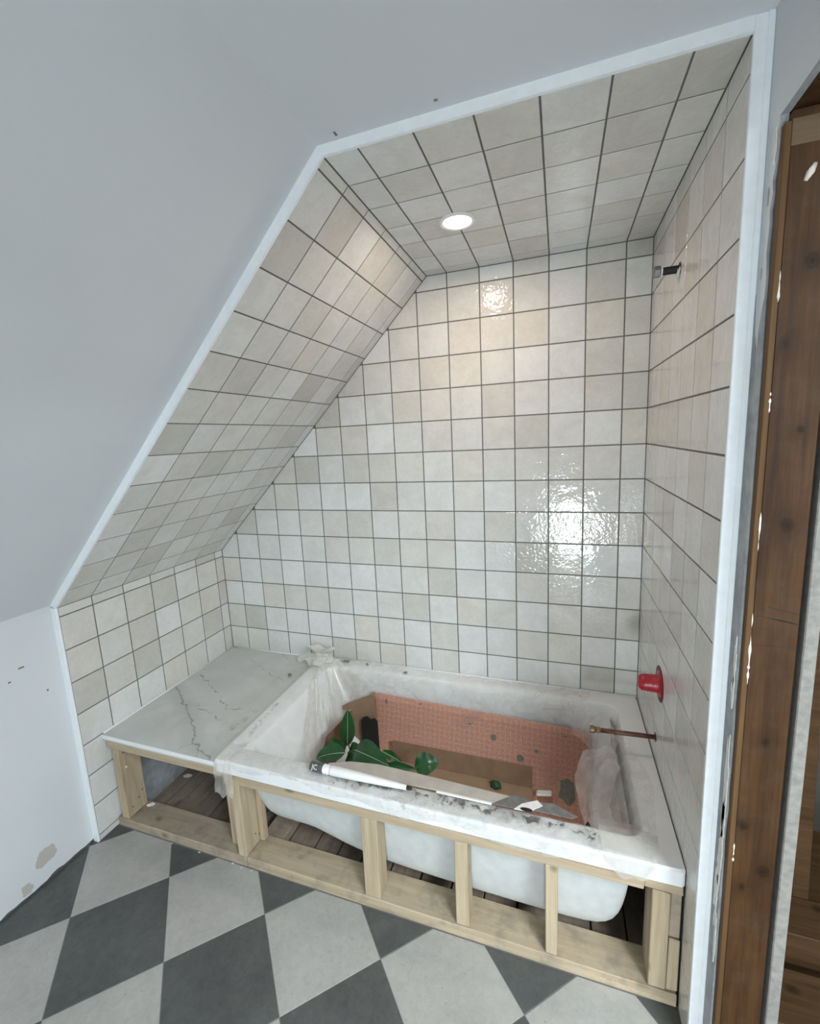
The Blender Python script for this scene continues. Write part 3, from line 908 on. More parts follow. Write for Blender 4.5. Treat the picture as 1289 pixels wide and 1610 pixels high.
for (x, y, z) in ((0.0667, -0.72, 0.10), (0.0667, -0.75, 0.08), (0.0667, -0.755, 0.34), (0.0667, -0.70, 0.12), (0.6687, -0.72, 0.09), (0.6687, -0.70, 0.07)):
    v_, f_ = lathe_x([(x - 0.002, 0.0035), (x + 0.0004, 0.0038), (x + 0.001, 0.0015)], (y, z), 8)
    obj('screw', v_, f_, 'steel', frame)
v_, f_ = lathe_x([(0.064, 0.004), (0.069, 0.0055), (0.0715, 0.003)], (-0.752, 0.272), 9)
obj('screw', v_, f_, 'chip_white', frame)

# ---- marble counter
counter = empty('marble_counter', (0.29, -0.4, 0.402), 'pale grey marble slab with dark veins, left of the bath', 'countertop')
box('slab', (0.004, -0.782, 0.404), (0.577, -0.004, 0.430), 'marble', counter, 0.0015)
box('front_edge', (0.004, -0.788, 0.416), (0.576, -0.7822, 0.4308), 'slab_edge', counter, 0.0015)

# ---- bath
def rrect(x0, x1, y0, y1, r, z, k=6):
    pts = []
    for cx, cy, a0 in ((x1 - r, y1 - r, 0), (x0 + r, y1 - r, 90), (x0 + r, y0 + r, 180), (x1 - r, y0 + r, 270)):
        for i in range(k + 1):
            a = math.radians(a0 + 90 * i / k)
            pts.append(Vector((cx + r * math.cos(a), cy + r * math.sin(a), z)))
    return pts
def loft(loops, cap_last=False, flip=False):
    V = [p for l in loops for p in l]
    n = len(loops[0])
    F = []
    for i in range(len(loops) - 1):
        for k_ in range(n):
            k2 = (k_ + 1) % n
            F.append([i * n + k_, i * n + k2, (i + 1) * n + k2, (i + 1) * n + k_])
    if cap_last:
        F.append([(len(loops) - 1) * n + k_ for k_ in range(n)])
    if flip:
        F = [f[::-1] for f in F]
    return V, F
tub = empty('bathtub', (1.33, -0.395, 0.0), 'white acrylic drop-in bath wrapped in dusty plastic film', 'bathtub')
v_, f_ = loft([rrect(0.600, 2.06, -0.765, -0.025, 0.012, 0.392), rrect(0.582, 2.080, -0.783, -0.006, 0.014, 0.392),
               rrect(0.578, 2.0825, -0.788, -0.004, 0.014, 0.397), rrect(0.578, 2.0825, -0.788, -0.004, 0.014, 0.439),
               rrect(0.583, 2.080, -0.783, -0.007, 0.014, 0.4450), rrect(0.664, 2.008, -0.722, -0.066, 0.055, 0.4455),
               rrect(0.672, 2.001, -0.714, -0.074, 0.050, 0.4425), rrect(0.676, 1.998, -0.710, -0.078, 0.05, 0.436)])
rim = obj('rim', v_, f_, 'acrylic', tub, smooth=True)
v_, f_ = loft([rrect(0.676, 1.998, -0.710, -0.078, 0.05, 0.436), rrect(0.700, 1.990, -0.702, -0.088, 0.06, 0.39),
               rrect(0.745, 1.975, -0.688, -0.102, 0.08, 0.30), rrect(0.82, 1.955, -0.668, -0.122, 0.10, 0.18),
               rrect(0.885, 1.93, -0.64, -0.15, 0.12, 0.115), rrect(0.95, 1.90, -0.60, -0.19, 0.12, 0.092), rrect(1.1, 1.8, -0.5, -0.3, 0.08, 0.088)], True)
basin = obj('basin', v_, f_, 'acrylic', tub, smooth=True)
rim.data.set_sharp_from_angle(angle=math.radians(28))
st = [(0.652, 0.33), (0.660, 0.26), (0.676, 0.19), (0.700, 0.140), (0.735, 0.122), (0.80, 0.120), (0.885, 0.120), (0.93, 0.112), (1.02, 0.086), (1.12, 0.066),
      (1.25, 0.054), (1.5, 0.046), (1.75, 0.044), (1.86, 0.046), (1.915, 0.062), (1.945, 0.10), (1.962, 0.17), (1.970, 0.25), (1.974, 0.33)]
V, F = [], []
for x, zb in st:
    V += [Vector(p) for p in ((x, -0.716, 0.40), (x, -0.709, max(zb + 0.10, 0.27)), (x, -0.694, zb + 0.055), (x, -0.672, zb + 0.018), (x, -0.64, zb), (x, -0.55, zb - 0.004), (x, -0.25, zb - 0.004),
                              (x, -0.17, zb), (x, -0.11, zb + 0.06), (x, -0.08, 0.40))]
for i in range(len(st) - 1):
    for k in range(9):
        F.append([i * 10 + k, i * 10 + k + 1, i * 10 + k + 11, i * 10 + k + 10])
F.append(list(range(10))[::-1])
F.append([(len(st) - 1) * 10 + k for k in range(10)])
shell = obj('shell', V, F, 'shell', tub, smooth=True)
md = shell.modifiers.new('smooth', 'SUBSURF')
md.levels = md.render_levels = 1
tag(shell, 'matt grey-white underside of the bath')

# ---- plastic film over the bath
film = empty('plastic_film', (1.3, -0.4, 0.45), 'dusty translucent plastic sheet draped and knotted over the bath rim', 'plastic sheet')
def interp(tab, t):
    if t <= tab[0][0]:
        return tab[0][1]
    for (a, va), (b_, vb) in zip(tab[:-1], tab[1:]):
        if t <= b_:
            return va + (vb - va) * (t - a) / (b_ - a)
    return tab[-1][1]
def path(pts, t):
    pts = [Vector(p) for p in pts]
    ls = [(b_ - a).length for a, b_ in zip(pts[:-1], pts[1:])]
    d = t * sum(ls)
    for a, b_, l in zip(pts[:-1], pts[1:], ls):
        if d <= l or b_ is pts[-1]:
            return a.lerp(b_, min(1, d / max(l, 1e-9)))
        d -= l
    return pts[-1]
xo_t = [(-0.785, 0.565), (-0.727, 0.516), (-0.604, 0.451), (-0.506, 0.471), (-0.40, 0.462), (-0.295, 0.46), (-0.216, 0.447), (-0.117, 0.516), (-0.06, 0.57)]
def f_left(u, v):
    y = -0.772 + 0.70 * u
    xo = interp(xo_t, y)
    p = path([(xo, 0, 0.4335), (0.560, 0, 0.4350), (0.574, 0, 0.4490), (0.665, 0, 0.4495), (0.690, 0, 0.428), (0.722, 0, 0.36), (0.765, 0, 0.30)], v)
    return (p.x, y, p.z)
sheet('end_drape', f_left, 60, 48, 'film_left', film, 0.0035, 16, 1.0)
def f_tail(u, v):
    p = path([(0, -0.70, 0.4505), (0, -0.786, 0.4515), (0, -0.7945, 0.440), (0, -0.795, 0.37), (0, -0.800, 0.315)], v)
    w = 0.036 - 0.006 * math.sin(v * 7) + (0.010 if v > 0.75 else 0) * (v - 0.75) * 4
    x = 0.628 + (u - 0.5) * 2 * w - 0.006 * v
    return (x, p.y - 0.004 * abs(math.sin(u * 9 + v * 4)) * v, p.z + 0.012 * math.sin(u * 11) * max(0, v - 0.8) * 4)
sheet('tail', f_tail, 18, 40, 'film_thick', film, 0.003, 30, 2.0)
# bunched knot standing up at the back corner
bm = bmesh.new()
bmesh.ops.create_icosphere(bm, subdivisions=4, radius=1.0)
for v in bm.verts:
    d = v.co.normalized()
    k = 1 + 0.38 * noise.noise(d * 2.3) + 0.24 * noise.noise(d * 5.5) + 0.12 * noise.noise(d * 12)
    v.co = Vector((0.622, -0.078, 0.474)) + Vector((d.x * 0.058, d.y * 0.038, d.z * 0.030)) * k
bm.verts.index_update()
obj('knot', [v.co.copy() for v in bm.verts], [[v.index for v in f.verts] for f in bm.faces], 'film_knot', film, smooth=True)
bm.free()
def f_ear(u, v):
    a = math.radians(150 + 160 * u)
    r = 0.02 + 0.075 * v * (0.75 + 0.25 * math.sin(u * 9))
    return (0.60 + r * math.cos(a) * 1.25, -0.075 + r * math.sin(a) * 0.7, 0.488 - 0.028 * v * v + 0.010 * math.sin(u * 17) * v)
sheet('ear', f_ear, 28, 10, 'film_knot', film, 0.006, 26, 3.0)
def f_ear2(u, v):
    a = math.radians(20 + 130 * u)
    r = 0.015 + 0.072 * v * (0.8 + 0.2 * math.sin(u * 7 + 1))
    return (0.59 + r * math.cos(a) * 1.2, -0.06 + r * math.sin(a) * 0.5, 0.492 + 0.024 * v + 0.008 * math.sin(u * 13) * v)
sheet('ear', f_ear2, 24, 9, 'film_knot', film, 0.005, 26, 4.0)
# pleated fall from the knot into the basin
fall = [(0.846, -0.650, 0.335), (0.838, -0.57, 0.26), (0.828, -0.47, 0.225), (0.800, -0.34, 0.225), (0.806, -0.215, 0.27), (0.866, -0.168, 0.335), (0.93, -0.13, 0.40)]
topc = [(0.668, -0.275, 0.452), (0.655, -0.21, 0.458), (0.645, -0.15, 0.465), (0.645, -0.10, 0.472), (0.660, -0.075, 0.470), (0.690, -0.06, 0.462), (0.75, -0.055, 0.452)]
def f_fall(u, v):
    a = path(topc, u)
    b_ = path(fall, u)
    p = a.lerp(b_, v)
    p.z -= 0.035 * math.sin(math.pi * v) * (1 - u * 0.4)
    pl = math.sin(u * 46 + 2.5 * noise.noise((u * 6, v * 2, 0))) * 0.0075 * (0.25 + 0.75 * math.sin(math.pi * min(1, v + 0.15)))
    n = Vector((0.8, -0.35, 0.5)).normalized()
    return p + n * (pl + 0.008)
sheet('pleats', f_fall, 120, 34, 'film_thick', film, 0.003, 20, 6.0)
# film over the back rim
def f_back(u, v):
    x = 0.70 + 1.20 * u
    drop = 1.0 - 0.25 * math.sin(u * 5)
    vv = v * min(1.0, max(0.06, (1.92 - x) / 0.22)) if x > 1.70 else v
    p = path([(0, -0.014, 0.4475), (0, -0.066, 0.4500), (0, -0.084, 0.438), (0, -0.096, 0.39), (0, -0.106, 0.31 * drop + 0.02), (0, -0.118, 0.25)], vv)
    return (x, p.y + 0.006 * math.sin(u * 21 + v * 3) * v, p.z)
sheet('back_drape', f_back, 110, 26, 'film', film, 0.0035, 13, 8.0)
def f_back2(u, v):
    x = 1.20 + 0.66 * u
    return (x + 0.05 * v, -0.094 - 0.025 * v, 0.432 - 0.055 * v - 0.012 * u + 0.006 * math.sin(u * 14 + v * 5))
sheet('back_fold', f_back2, 60, 14, 'film_clear', film, 0.006, 12, 9.0)
def f_corner(u, v):
    a = Vector((1.78, -0.080, 0.452)).lerp(Vector((1.985, -0.30, 0.452)), u)
    b_ = Vector((1.79, -0.125, 0.375)).lerp(Vector((1.935, -0.34, 0.35)), u)
    p = a.lerp(b_, v)
    p += Vector((0.03, 0.035, 0)) * math.sin(math.pi * u) * (1 - v)
    return p + Vector((-0.5, -0.6, 0.3)) * 0.010 * math.sin(u * 16 + v * 2) * v
sheet('corner_fold', f_corner, 46, 22, 'film', film, 0.006, 14, 10.0)
# film over the tap-end rim
xr_t = [(-0.82, 1.985), (-0.80, 2.0), (-0.724, 2.021), (-0.623, 2.039), (-0.509, 2.052), (-0.424, 2.041), (-0.318, 2.008), (-0.278, 1.965), (-0.2, 1.94)]
def f_right(u, v):
    y = -0.735 + 0.475 * u
    xo = interp(xr_t, y)
    if v < 0.65:
        y = max(y, -0.63 - 0.10 * v / 0.65)
    xi = min(2.000, xo - 0.004)
    p = path([(1.895, 0, 0.25), (1.945, 0, 0.33), (1.975, 0, 0.41), (xi - 0.006, 0, 0.4480), (xo, 0, 0.4490)], v)
    p.x -= 0.014 * max(0, 1 - v * 1.4) * (1 + math.sin(y * 60 + v * 4))
    return (p.x, y, p.z)
sheet('end_drape', f_right, 64, 40, 'film', film, 0.0055, 15, 12.0)
def f_rcorner(u, v):
    x = 1.884 + 0.138 * u
    vv = v * (1 - 0.22 * abs(2 * u - 1) ** 3 - 0.06 * abs(math.sin(u * 7)))
    p = path([(0, -0.655, 0.425), (0, -0.706, 0.4530), (0, -0.784, 0.4530), (0, -0.7940, 0.445), (0, -0.7960, 0.405), (0, -0.7975, 0.384)], vv)
    return (x + 0.012 * math.sin(v * 5) * (u - 0.3), p.y, p.z + 0.004 * math.sin(u * 15) * (1 if v > 0.9 else 0))
sheet('corner_drape', f_rcorner, 34, 40, 'film_corner', film, 0.003, 24, 13.0)
def f_flap(u, v):
    a = path([(1.855, -0.335, 0.395), (1.835, -0.40, 0.34), (1.845, -0.50, 0.27), (1.862, -0.60, 0.30)], v)
    b_ = path([(1.952, -0.335, 0.432), (1.965, -0.43, 0.425), (1.935, -0.50, 0.36), (1.930, -0.63, 0.375)], v)
    p = a.lerp(b_, u)
    return p + Vector((-0.4, -0.6, 0.6)) * 0.012 * math.sin(u * 10 + v * 6)
sheet('crumple', f_flap, 34, 44, 'film_thick', film, 0.013, 11, 14.0)
def f_flap2(u, v):
    a = path([(1.865, -0.36, 0.395), (1.850, -0.42, 0.34), (1.85, -0.50, 0.28), (1.865, -0.58, 0.25)], v)
    b_ = path([(1.93, -0.38, 0.43), (1.89, -0.44, 0.40), (1.88, -0.52, 0.33), (1.89, -0.60, 0.30)], v)
    p = a.lerp(b_, u)
    return p + Vector((-0.3, -0.5, 0.7)) * 0.010 * math.sin(u * 8 - v * 7)
sheet('crumple', f_flap2, 28, 36, 'film', film, 0.012, 13, 15.0)
# dirty film lying on the front rim, hanging a little over its edge
def f_front(u, v):
    x = 0.64 + 1.245 * u
    hem = 0.425 + 0.018 * math.sin(x * 9.0) + 0.012 * math.sin(x * 23)
    if x > 1.30:
        hem = 0.402 + 0.016 * math.sin(x * 14)
    p = path([(0, -0.706, 0.438), (0, -0.717, 0.4478), (0, -0.782, 0.4485), (0, -0.7905, 0.440), (0, -0.7915, hem)], v)
    return (x, p.y, p.z)
sheet('front_cover', f_front, 200, 26, 'film_front', film, 0.0016, 22, 17.0)

# ---- things lying in the bath
# orange membrane, bent from the back of the basin onto its floor
prof = [(-0.135, 0.362), (-0.141, 0.33), (-0.149, 0.29), (-0.160, 0.245), (-0.174, 0.20), (-0.195, 0.155), (-0.222, 0.126), (-0.26, 0.112), (-0.32, 0.107), (-0.40, 0.106), (-0.50, 0.106), (-0.57, 0.110)]
V, F, UV = [], [], []
NX = 48
arc = [0.0]
for a, b_ in zip(prof[:-1], prof[1:]):
    arc.append(arc[-1] + math.hypot(b_[0] - a[0], b_[1] - a[1]))
for j, (y, z) in enumerate(prof):
    t = j / (len(prof) - 1)
    x0m = 0.925 + 0.02 * math.sin(t * 3) + (0.10 * max(0, t - 0.45))
    x1m = 1.905 - 0.015 * t
    for i in range(NX + 1):
        a = i / NX
        x = x0m + (x1m - x0m) * a
        p = Vector((x, y, z + (0.010 - 0.030 * a) * (1 - t)))
        p += Vector((0, -0.5, 0.5)) * 0.004 * noise.noise((x * 6, t * 4, 0))
        V.append(p)
        UV.append((x, arc[j]))
for j in range(len(prof) - 1):
    for i in range(NX):
        a = j * (NX + 1) + i
        F.append([a, a + NX + 1, a + NX + 2, a + 1])
mem = obj('uncoupling_mat', V, F, 'membrane', origin=(1.42, -0.3, 0.108), smooth=True, uvs=UV)
tag(mem, 'orange waffle-patterned tile membrane bent inside the bath', 'membrane')
md = mem.modifiers.new('thick', 'SOLIDIFY')
md.thickness = 0.003
md.offset = -1
def mat_pt(x, t):      # point on the membrane: t is arc fraction
    d = t * arc[-1]
    for (a, b_, s0, s1) in zip(prof[:-1], prof[1:], arc[:-1], arc[1:]):
        if d <= s1:
            q = (d - s0) / (s1 - s0)
            y, z = a[0] + (b_[0] - a[0]) * q, a[1] + (b_[1] - a[1]) * q
            n = Vector((0, -(b_[1] - a[1]), (b_[0] - a[0]))).normalized()
            if n.z < 0:
                n = -n
            al = (x - 0.93) / 0.97
            return Vector((x, y, z + (0.010 - 0.030 * al) * (1 - t) )), n
    return Vector((x, -0.57, 0.112)), Vector((0, 0, 1))
def blob_on_mat(name, x, t, rx, rt, seed, mat, h=0.004):
    r = random.Random(seed)
    ring = [r.uniform(0.72, 1.1) for _ in range(16)]
    V, F = [], []
    p, n = mat_pt(x, t)
    V.append(p + n * (h + 0.004))
    for s_ in (0.6, 1.0):
        for k in range(16):
            a = 2 * math.pi * k / 16
            q, n2 = mat_pt(x + rx * s_ * ring[k] * math.cos(a), t + rt * s_ * ring[k] * math.sin(a))
            V.append(q + n2 * (0.0045 + (h if s_ < 1 else 0.0)))
    for k in range(16):
        k2 = (k + 1) % 16
        F.append([0, 1 + k, 1 + k2])
        F.append([1 + k, 17 + k, 17 + k2, 1 + k2])
    return obj(name, V, F, mat, mem, smooth=True)
tag(blob_on_mat('mortar_patch', 1.808, 0.43, 0.036, 0.095, 3, 'mortar'), 'grey smear of dried mortar')
for (x, t, a, c, sd) in ((1.505, 0.16, .012, .022, 5), (1.62, 0.27, .014, .025, 6), (1.685, 0.20, .010, .014, 7), (1.40, 0.10, .008, .008, 8), (1.00, 0.05, .005, .02, 9), (1.17, 0.02, .006, .008, 10), (1.80, 0.06, .006, .008, 12)):
    blob_on_mat('mortar_spot', x, t, a, c, sd, 'mortar', 0.001)

# brown cardboard tray on the basin floor
tray = empty('cardboard_tray', (1.36, -0.36, 0.113), 'brown cardboard tray with an upright flap on the orange membrane', 'cardboard')
v_, f_ = box_vf((1.03, -0.54, 0.1215), (1.676, -0.246, 0.1255), 0.0008)
obj('base', v_, f_, 'cardboard_inside', tray)
def lean(c):
    return Vector((c.x, c.y + (c.z - 0.1255) * 0.28, c.z))
v_, f_ = box_vf((1.055, -0.250, 0.1257), (1.672, -0.246, 0.205), 0.0008, shear=lean)
obj('flap', v_, f_, 'cardboard', tray)

# torn carton standing in the sloping end of the bath
carton = empty('cardboard_carton', (0.88, -0.25, 0.13), 'torn brown carton leaning in the left end of the bath behind green leaves', 'cardboard')
v_, f_ = prism([(0.795, 0.15), (0.965, 0.13), (0.960, 0.395), (0.935, 0.392), (0.79, 0.315)], (0, -0.195, 0), X_, Z_, -Y_, 0.004)
obj('back_panel', v_, f_, 'cardboard_inside', carton)
v_, f_ = prism([(-0.190, 0.295), (-0.30, 0.31), (-0.43, 0.33), (-0.47, 0.27), (-0.49, 0.16), (-0.19, 0.15)], (0.838, 0, 0), Y_, Z_, X_, 0.004)
obj('side_panel', v_, f_, 'cardboard', carton)
v_, f_ = prism([(0.893, 0.125), (0.985, 0.125), (0.982, 0.285), (0.968, 0.297), (0.950, 0.288), (0.930, 0.302), (0.912, 0.290), (0.900, 0.27)], (0, -0.222, 0), X_, Z_, -Y_, 0.003)  # black sheet in place of the shaded gap between carton and membrane
tag(obj('dark_gap_panel', v_, f_, 'black', origin=(0.93, -0.22, 0.13)), 'black panel standing in for the dark gap behind the green leaves', 'plastic')

# green leafy cutting
plant = empty('leafy_cutting', (1.0, -0.5, 0.118), 'cut stems with glossy dark green leaves lying in the bath', 'plant')
def leaf(base, tip, width, nrm, bend=0.02, rib=True, shape=0.75, seed=0):
    base, tip, nrm = Vector(base), Vector(tip), Vector(nrm).normalized()
    ax = tip - base
    side = ax.cross(nrm).normalized()
    nrm = side.cross(ax).normalized()
    V, F = [], []
    n, m_ = 12, 6
    for i in range(n + 1):
        t = i / n
        w = width * 0.5 * (math.sin(math.pi * t ** shape) ** 0.8) + 0.0006
        c = base + ax * t + nrm * (bend * math.sin(math.pi * t))
        for k_ in range(m_ + 1):
            s_ = k_ / m_ * 2 - 1
            V.append(c + side * (w * s_) + nrm * (abs(s_) ** 1.3 * w * 0.35 + 0.003 * math.sin(t * 14 + seed) * abs(s_)))
    for i in range(n):
        for k_ in range(m_):
            a = i * (m_ + 1) + k_
            F.append([a, a + 1, a + m_ + 2, a + m_ + 1])
    lf = obj('leaf', V, F, 'leaf', plant, smooth=True)
    if rib:
        pts = [base + ax * t + nrm * (bend * math.sin(math.pi * t) + 0.0008) for t in [i / 10 for i in range(11)]]
        v_, f_ = tube_vf(pts, [0.0016 - 0.0011 * i / 10 for i in range(11)], 5)
        obj('midrib', v_, f_, 'leaf_rib', lf, smooth=True)
    return lf
leaf((0.920, -0.405, 0.285), (0.930, -0.395, 0.452), 0.062, (0.5, -1, 0.15), 0.012, True, 0.9, 1)
leaf((0.985, -0.535, 0.362), (0.862, -0.560, 0.330), 0.075, (-0.1, -0.5, 1), 0.012, True, 0.8, 2)
leaf((0.955, -0.490, 0.330), (0.900, -0.500, 0.385), 0.055, (0.2, -0.9, 0.5), 0.010, False, 0.8, 3)
leaf((0.975, -0.500, 0.335), (1.075, -0.535, 0.360), 0.075, (0, -0.7, 0.8), 0.015, False, 0.8, 4)
leaf((1.040, -0.560, 0.405), (1.198, -0.612, 0.415), 0.095, (0.15, -0.75, 0.8), 0.020, True, 0.8, 5)
leaf((1.285, -0.580, 0.405), (1.368, -0.545, 0.412), 0.072, (0, -0.75, 0.75), 0.012, False, 0.7, 6)
leaf((1.150, -0.555, 0.418), (1.235, -0.575, 0.405), 0.030, (0, -0.6, 0.8), 0.006, True, 0.8, 7)
leaf((1.18, -0.590, 0.400), (1.300, -0.600, 0.412), 0.024, (0, -0.7, 0.7), 0.004, False, 0.8, 8)
for pts, r in (([(0.98, -0.47, 0.12), (0.965, -0.44, 0.22), (0.925, -0.405, 0.30), (0.955, -0.402, 0.37), (0.958, -0.40, 0.42)], 0.0028),
               ([(0.98, -0.47, 0.12), (0.985, -0.50, 0.25), (0.99, -0.53, 0.36), (1.04, -0.56, 0.405)], 0.003),
               ([(1.02, -0.555, 0.39), (1.10, -0.60, 0.402), (1.21, -0.61, 0.404), (1.288, -0.605, 0.412), (1.30, -0.585, 0.41)], 0.0028)):
    v_, f_ = tube_vf([path(pts, i / 14) for i in range(15)], r, 6)
    obj('stem', v_, f_, 'stem', plant, smooth=True)
# dark little tuft on the tray
bm = bmesh.new()
bmesh.ops.create_icosphere(bm, subdivisions=3, radius=1.0)
for v in bm.verts:
    d = v.co.normalized()
    k = 1 + 0.35 * noise.noise(d * 3.1) + 0.25 * noise.noise(d * 8)
    v.co = Vector((1.530, -0.285, 0.137)) + Vector((d.x * 0.021, d.y * 0.016, max(-0.7, d.z) * 0.016)) * k
bm.verts.index_update()
tag(obj('green_scrap', [v.co.copy() for v in bm.verts], [[v.index for v in f.verts] for f in bm.faces], 'leaf', origin=(1.53, -0.285, 0.1255), smooth=True),
    'small dark green crumpled scrap on the cardboard tray', 'scrap')
bm.free()
v_, f_ = box_vf((1.690, -0.290, 0.1270), (1.748, -0.262, 0.137), 0.004, shear=lambda c: Vector((c.x, c.y + (c.x - 1.70) * 0.18, c.z + (c.x - 1.67) * 0.05)))
tag(obj('white_clip', v_, f_, 'white_plastic', origin=(1.72, -0.275, 0.127)), 'small white plastic piece at the right end of the cardboard tray', 'plastic')

# long torn carton strip resting on the front rim
strip = empty('board_strip', (1.38, -0.68, 0.4505), 'long beige board strip resting on the dirty front rim of the bath', 'board')
top = [(1.01, -0.725), (1.40, -0.716), (1.60, -0.716), (1.70, -0.712), (1.735, -0.690), (1.70, -0.676), (1.40, -0.662), (1.18, -0.655), (1.08, -0.670), (1.01, -0.700)]
def tilt_strip(vf):
    v_, f_ = vf
    return [Vector((p.x, p.y, p.z + (p.y + 0.712) * -0.10)) for p in v_], f_
v_, f_ = tilt_strip(prism(top, (0, 0, 0.4555), X_, Y_, Z_, 0.003))
obj('panel', v_, f_, 'greyboard', strip)
v_, f_ = box_vf((1.405, -0.7235, 0.4515), (1.580, -0.7165, 0.4570), 0.0008)
obj('white_edge', v_, f_, 'board_white', strip)
v_, f_ = tilt_strip(prism([(1.585, -0.722), (1.665, -0.722), (1.70, -0.700), (1.688, -0.672), (1.640, -0.668)], (0, 0, 0.4585), X_, Y_, Z_, 0.0025))
tag(obj('charcoal_panel', v_, f_, 'board_dark', strip), 'charcoal scrap at the right end of the strip')
v_, f_ = tilt_strip(prism([(1.700, -0.712), (1.81, -0.712), (1.825, -0.700), (1.76, -0.668), (1.722, -0.675)], (0, 0, 0.4580), X_, Y_, Z_, 0.0025))
obj('charcoal_panel', v_, f_, 'board_dark', strip)
v_, f_ = tilt_strip(prism([(1.648, -0.728), (1.690, -0.726), (1.728, -0.690), (1.712, -0.672), (1.668, -0.700)], (0, 0, 0.4610), X_, Y_, Z_, 0.0022))
obj('white_tab', v_, f_, 'board_white', strip)
v_, f_ = tilt_strip(prism([(1.683 + 0.018 * math.cos(a * math.pi / 6), -0.722 + 0.0075 * math.sin(a * math.pi / 6)) for a in range(12)], (0, 0, 0.4622), X_, Y_, Z_, 0.0012))
tag(obj('punched_hole', v_, f_, 'black', strip), 'black hole torn in the white tab')

# sealant tube with dark grey cap on the rim
tb = empty('sealant_tube', (1.13, -0.735, 0.449), 'white tapering tube with a dark grey cap on the front rim', 'tube')
def along(t):
    return Vector((0.962, -0.741, 0.4655)).lerp(Vector((1.318, -0.736, 0.4590)), t)
v_, f_ = tube_vf([along(0), along(0.006), along(0.135), along(0.14)], [0.013, 0.0155, 0.0155, 0.014], 14)
cap = obj('cap', v_, f_, 'cap_grey', tb)
v_, f_ = tube_vf([along(0.14), along(0.15), along(0.16), along(0.17), along(0.18), along(0.19), along(0.20), along(0.215)],
                 [0.0145, 0.016, 0.0145, 0.016, 0.0145, 0.016, 0.0145, 0.0145], 14)
obj('threaded_neck', v_, f_, 'white_plastic', tb)
v_, f_ = tube_vf([along(0.215), along(0.23), along(0.5), along(0.8), along(0.97), along(0.98)], [0.0145, 0.0165, 0.0140, 0.0105, 0.0078, 0.0075], 16)
obj('body', v_, f_, 'white_plastic', tb, smooth=True)
v_, f_ = tube_vf([along(0.98), along(1.01), along(1.03)], [0.0062, 0.006, 0.004], 10)
obj('tip', v_, f_, 'black', tb)
def text_part(s_, size, loc, xa, ya, parent, mat, name):
    cu = bpy.data.curves.new('lettering', 'FONT')
    cu.body = s_
    cu.size = size
    cu.extrude = 0.0002
    to = bpy.data.objects.new('lettering_tmp', cu)
    COL.objects.link(to)
    dg = bpy.context.evaluated_depsgraph_get()
    me = bpy.data.meshes.new_from_object(to.evaluated_get(dg))
    xa, ya = Vector(xa).normalized(), Vector(ya).normalized()
    za = xa.cross(ya)
    V = [Vector(loc) + xa * v.co.x + ya * v.co.y + za * v.co.z for v in me.vertices]
    F = [list(p.vertices) for p in me.polygons]
    bpy.data.objects.remove(to)
    bpy.data.curves.remove(cu)
    return obj(name, V, F, mat, parent)
o = text_part('JC', 0.022, along(0.035) + Vector((0, -0.0135, 0.0045)) + Vector((0, 0, 0.0)), (1, 0.01, -0.02), (0, 0.55, 0.83), cap, 'white_plastic', 'lettering')
o.location += Vector((0, -0.004, 0.0))

# ---- fittings on the right wall
sh = empty('shower_pipe', (XR, -0.402, 1.996), 'short black shower pipe with grey nut high on the right tiled wall', 'pipe')
v_, f_ = lathe_x([(XR + 0.004, 0.019), (XR - 0.0008, 0.019), (XR - 0.001, 0.012)], (-0.402, 1.996), 14)
obj('hole', v_, f_, 'black', sh)
v_, f_ = lathe_x([(XR + 0.004, 0.0105), (XR - 0.045, 0.0105)], (-0.402, 1.997), 14)
obj('pipe', v_, f_, 'black', sh, smooth=False)
v_, f_ = lathe_x([(XR - 0.043, 0.0135), (XR - 0.047, 0.0145)], (-0.402, 1.997), 14)
obj('thread_tape', v_, f_, 'white_plastic', sh)
v_, f_ = lathe_x([(XR - 0.047, 0.013), (XR - 0.049, 0.0155), (XR - 0.063, 0.0155), (XR - 0.066, 0.013)], (-0.402, 1.998), 6)
obj('nut', v_, f_, 'steel', sh)
r = random.Random(3)
v_, f_ = lathe_x([(XR - 0.0008, 0.017), (XR - 0.003, 0.0155), (XR - 0.006, 0.0125), (XR - 0.008, 0.0106)], (-0.402, 1.990), 9)
obj('putty', [Vector(p) + Vector((r.uniform(-.002, .002), r.uniform(-.003, .003), r.uniform(-.003, .003))) for p in v_], f_, 'filler', sh)

rd = empty('red_valve_guard', (XR, -0.394, 0.738), 'red plastic plaster guard capping the mixer valve on the right wall', 'valve cap')
v_, f_ = lathe_x([(XR + 0.003, 0.058), (XR - 0.0006, 0.058), (XR - 0.0008, 0.03)], (-0.394, 0.736), 30)
obj('recess', v_, f_, 'red_dark', rd)
v_, f_ = lathe_x([(XR - 0.0012, 0.044), (XR - 0.0018, 0.044), (XR - 0.0026, 0.036), (XR - 0.0045, 0.0310), (XR - 0.010, 0.0285), (XR - 0.045, 0.0270), (XR - 0.055, 0.0255), (XR - 0.0615, 0.020), (XR - 0.0645, 0.011)], (-0.394, 0.735), 30)
obj('guard', v_, f_, 'red', rd, smooth=True)

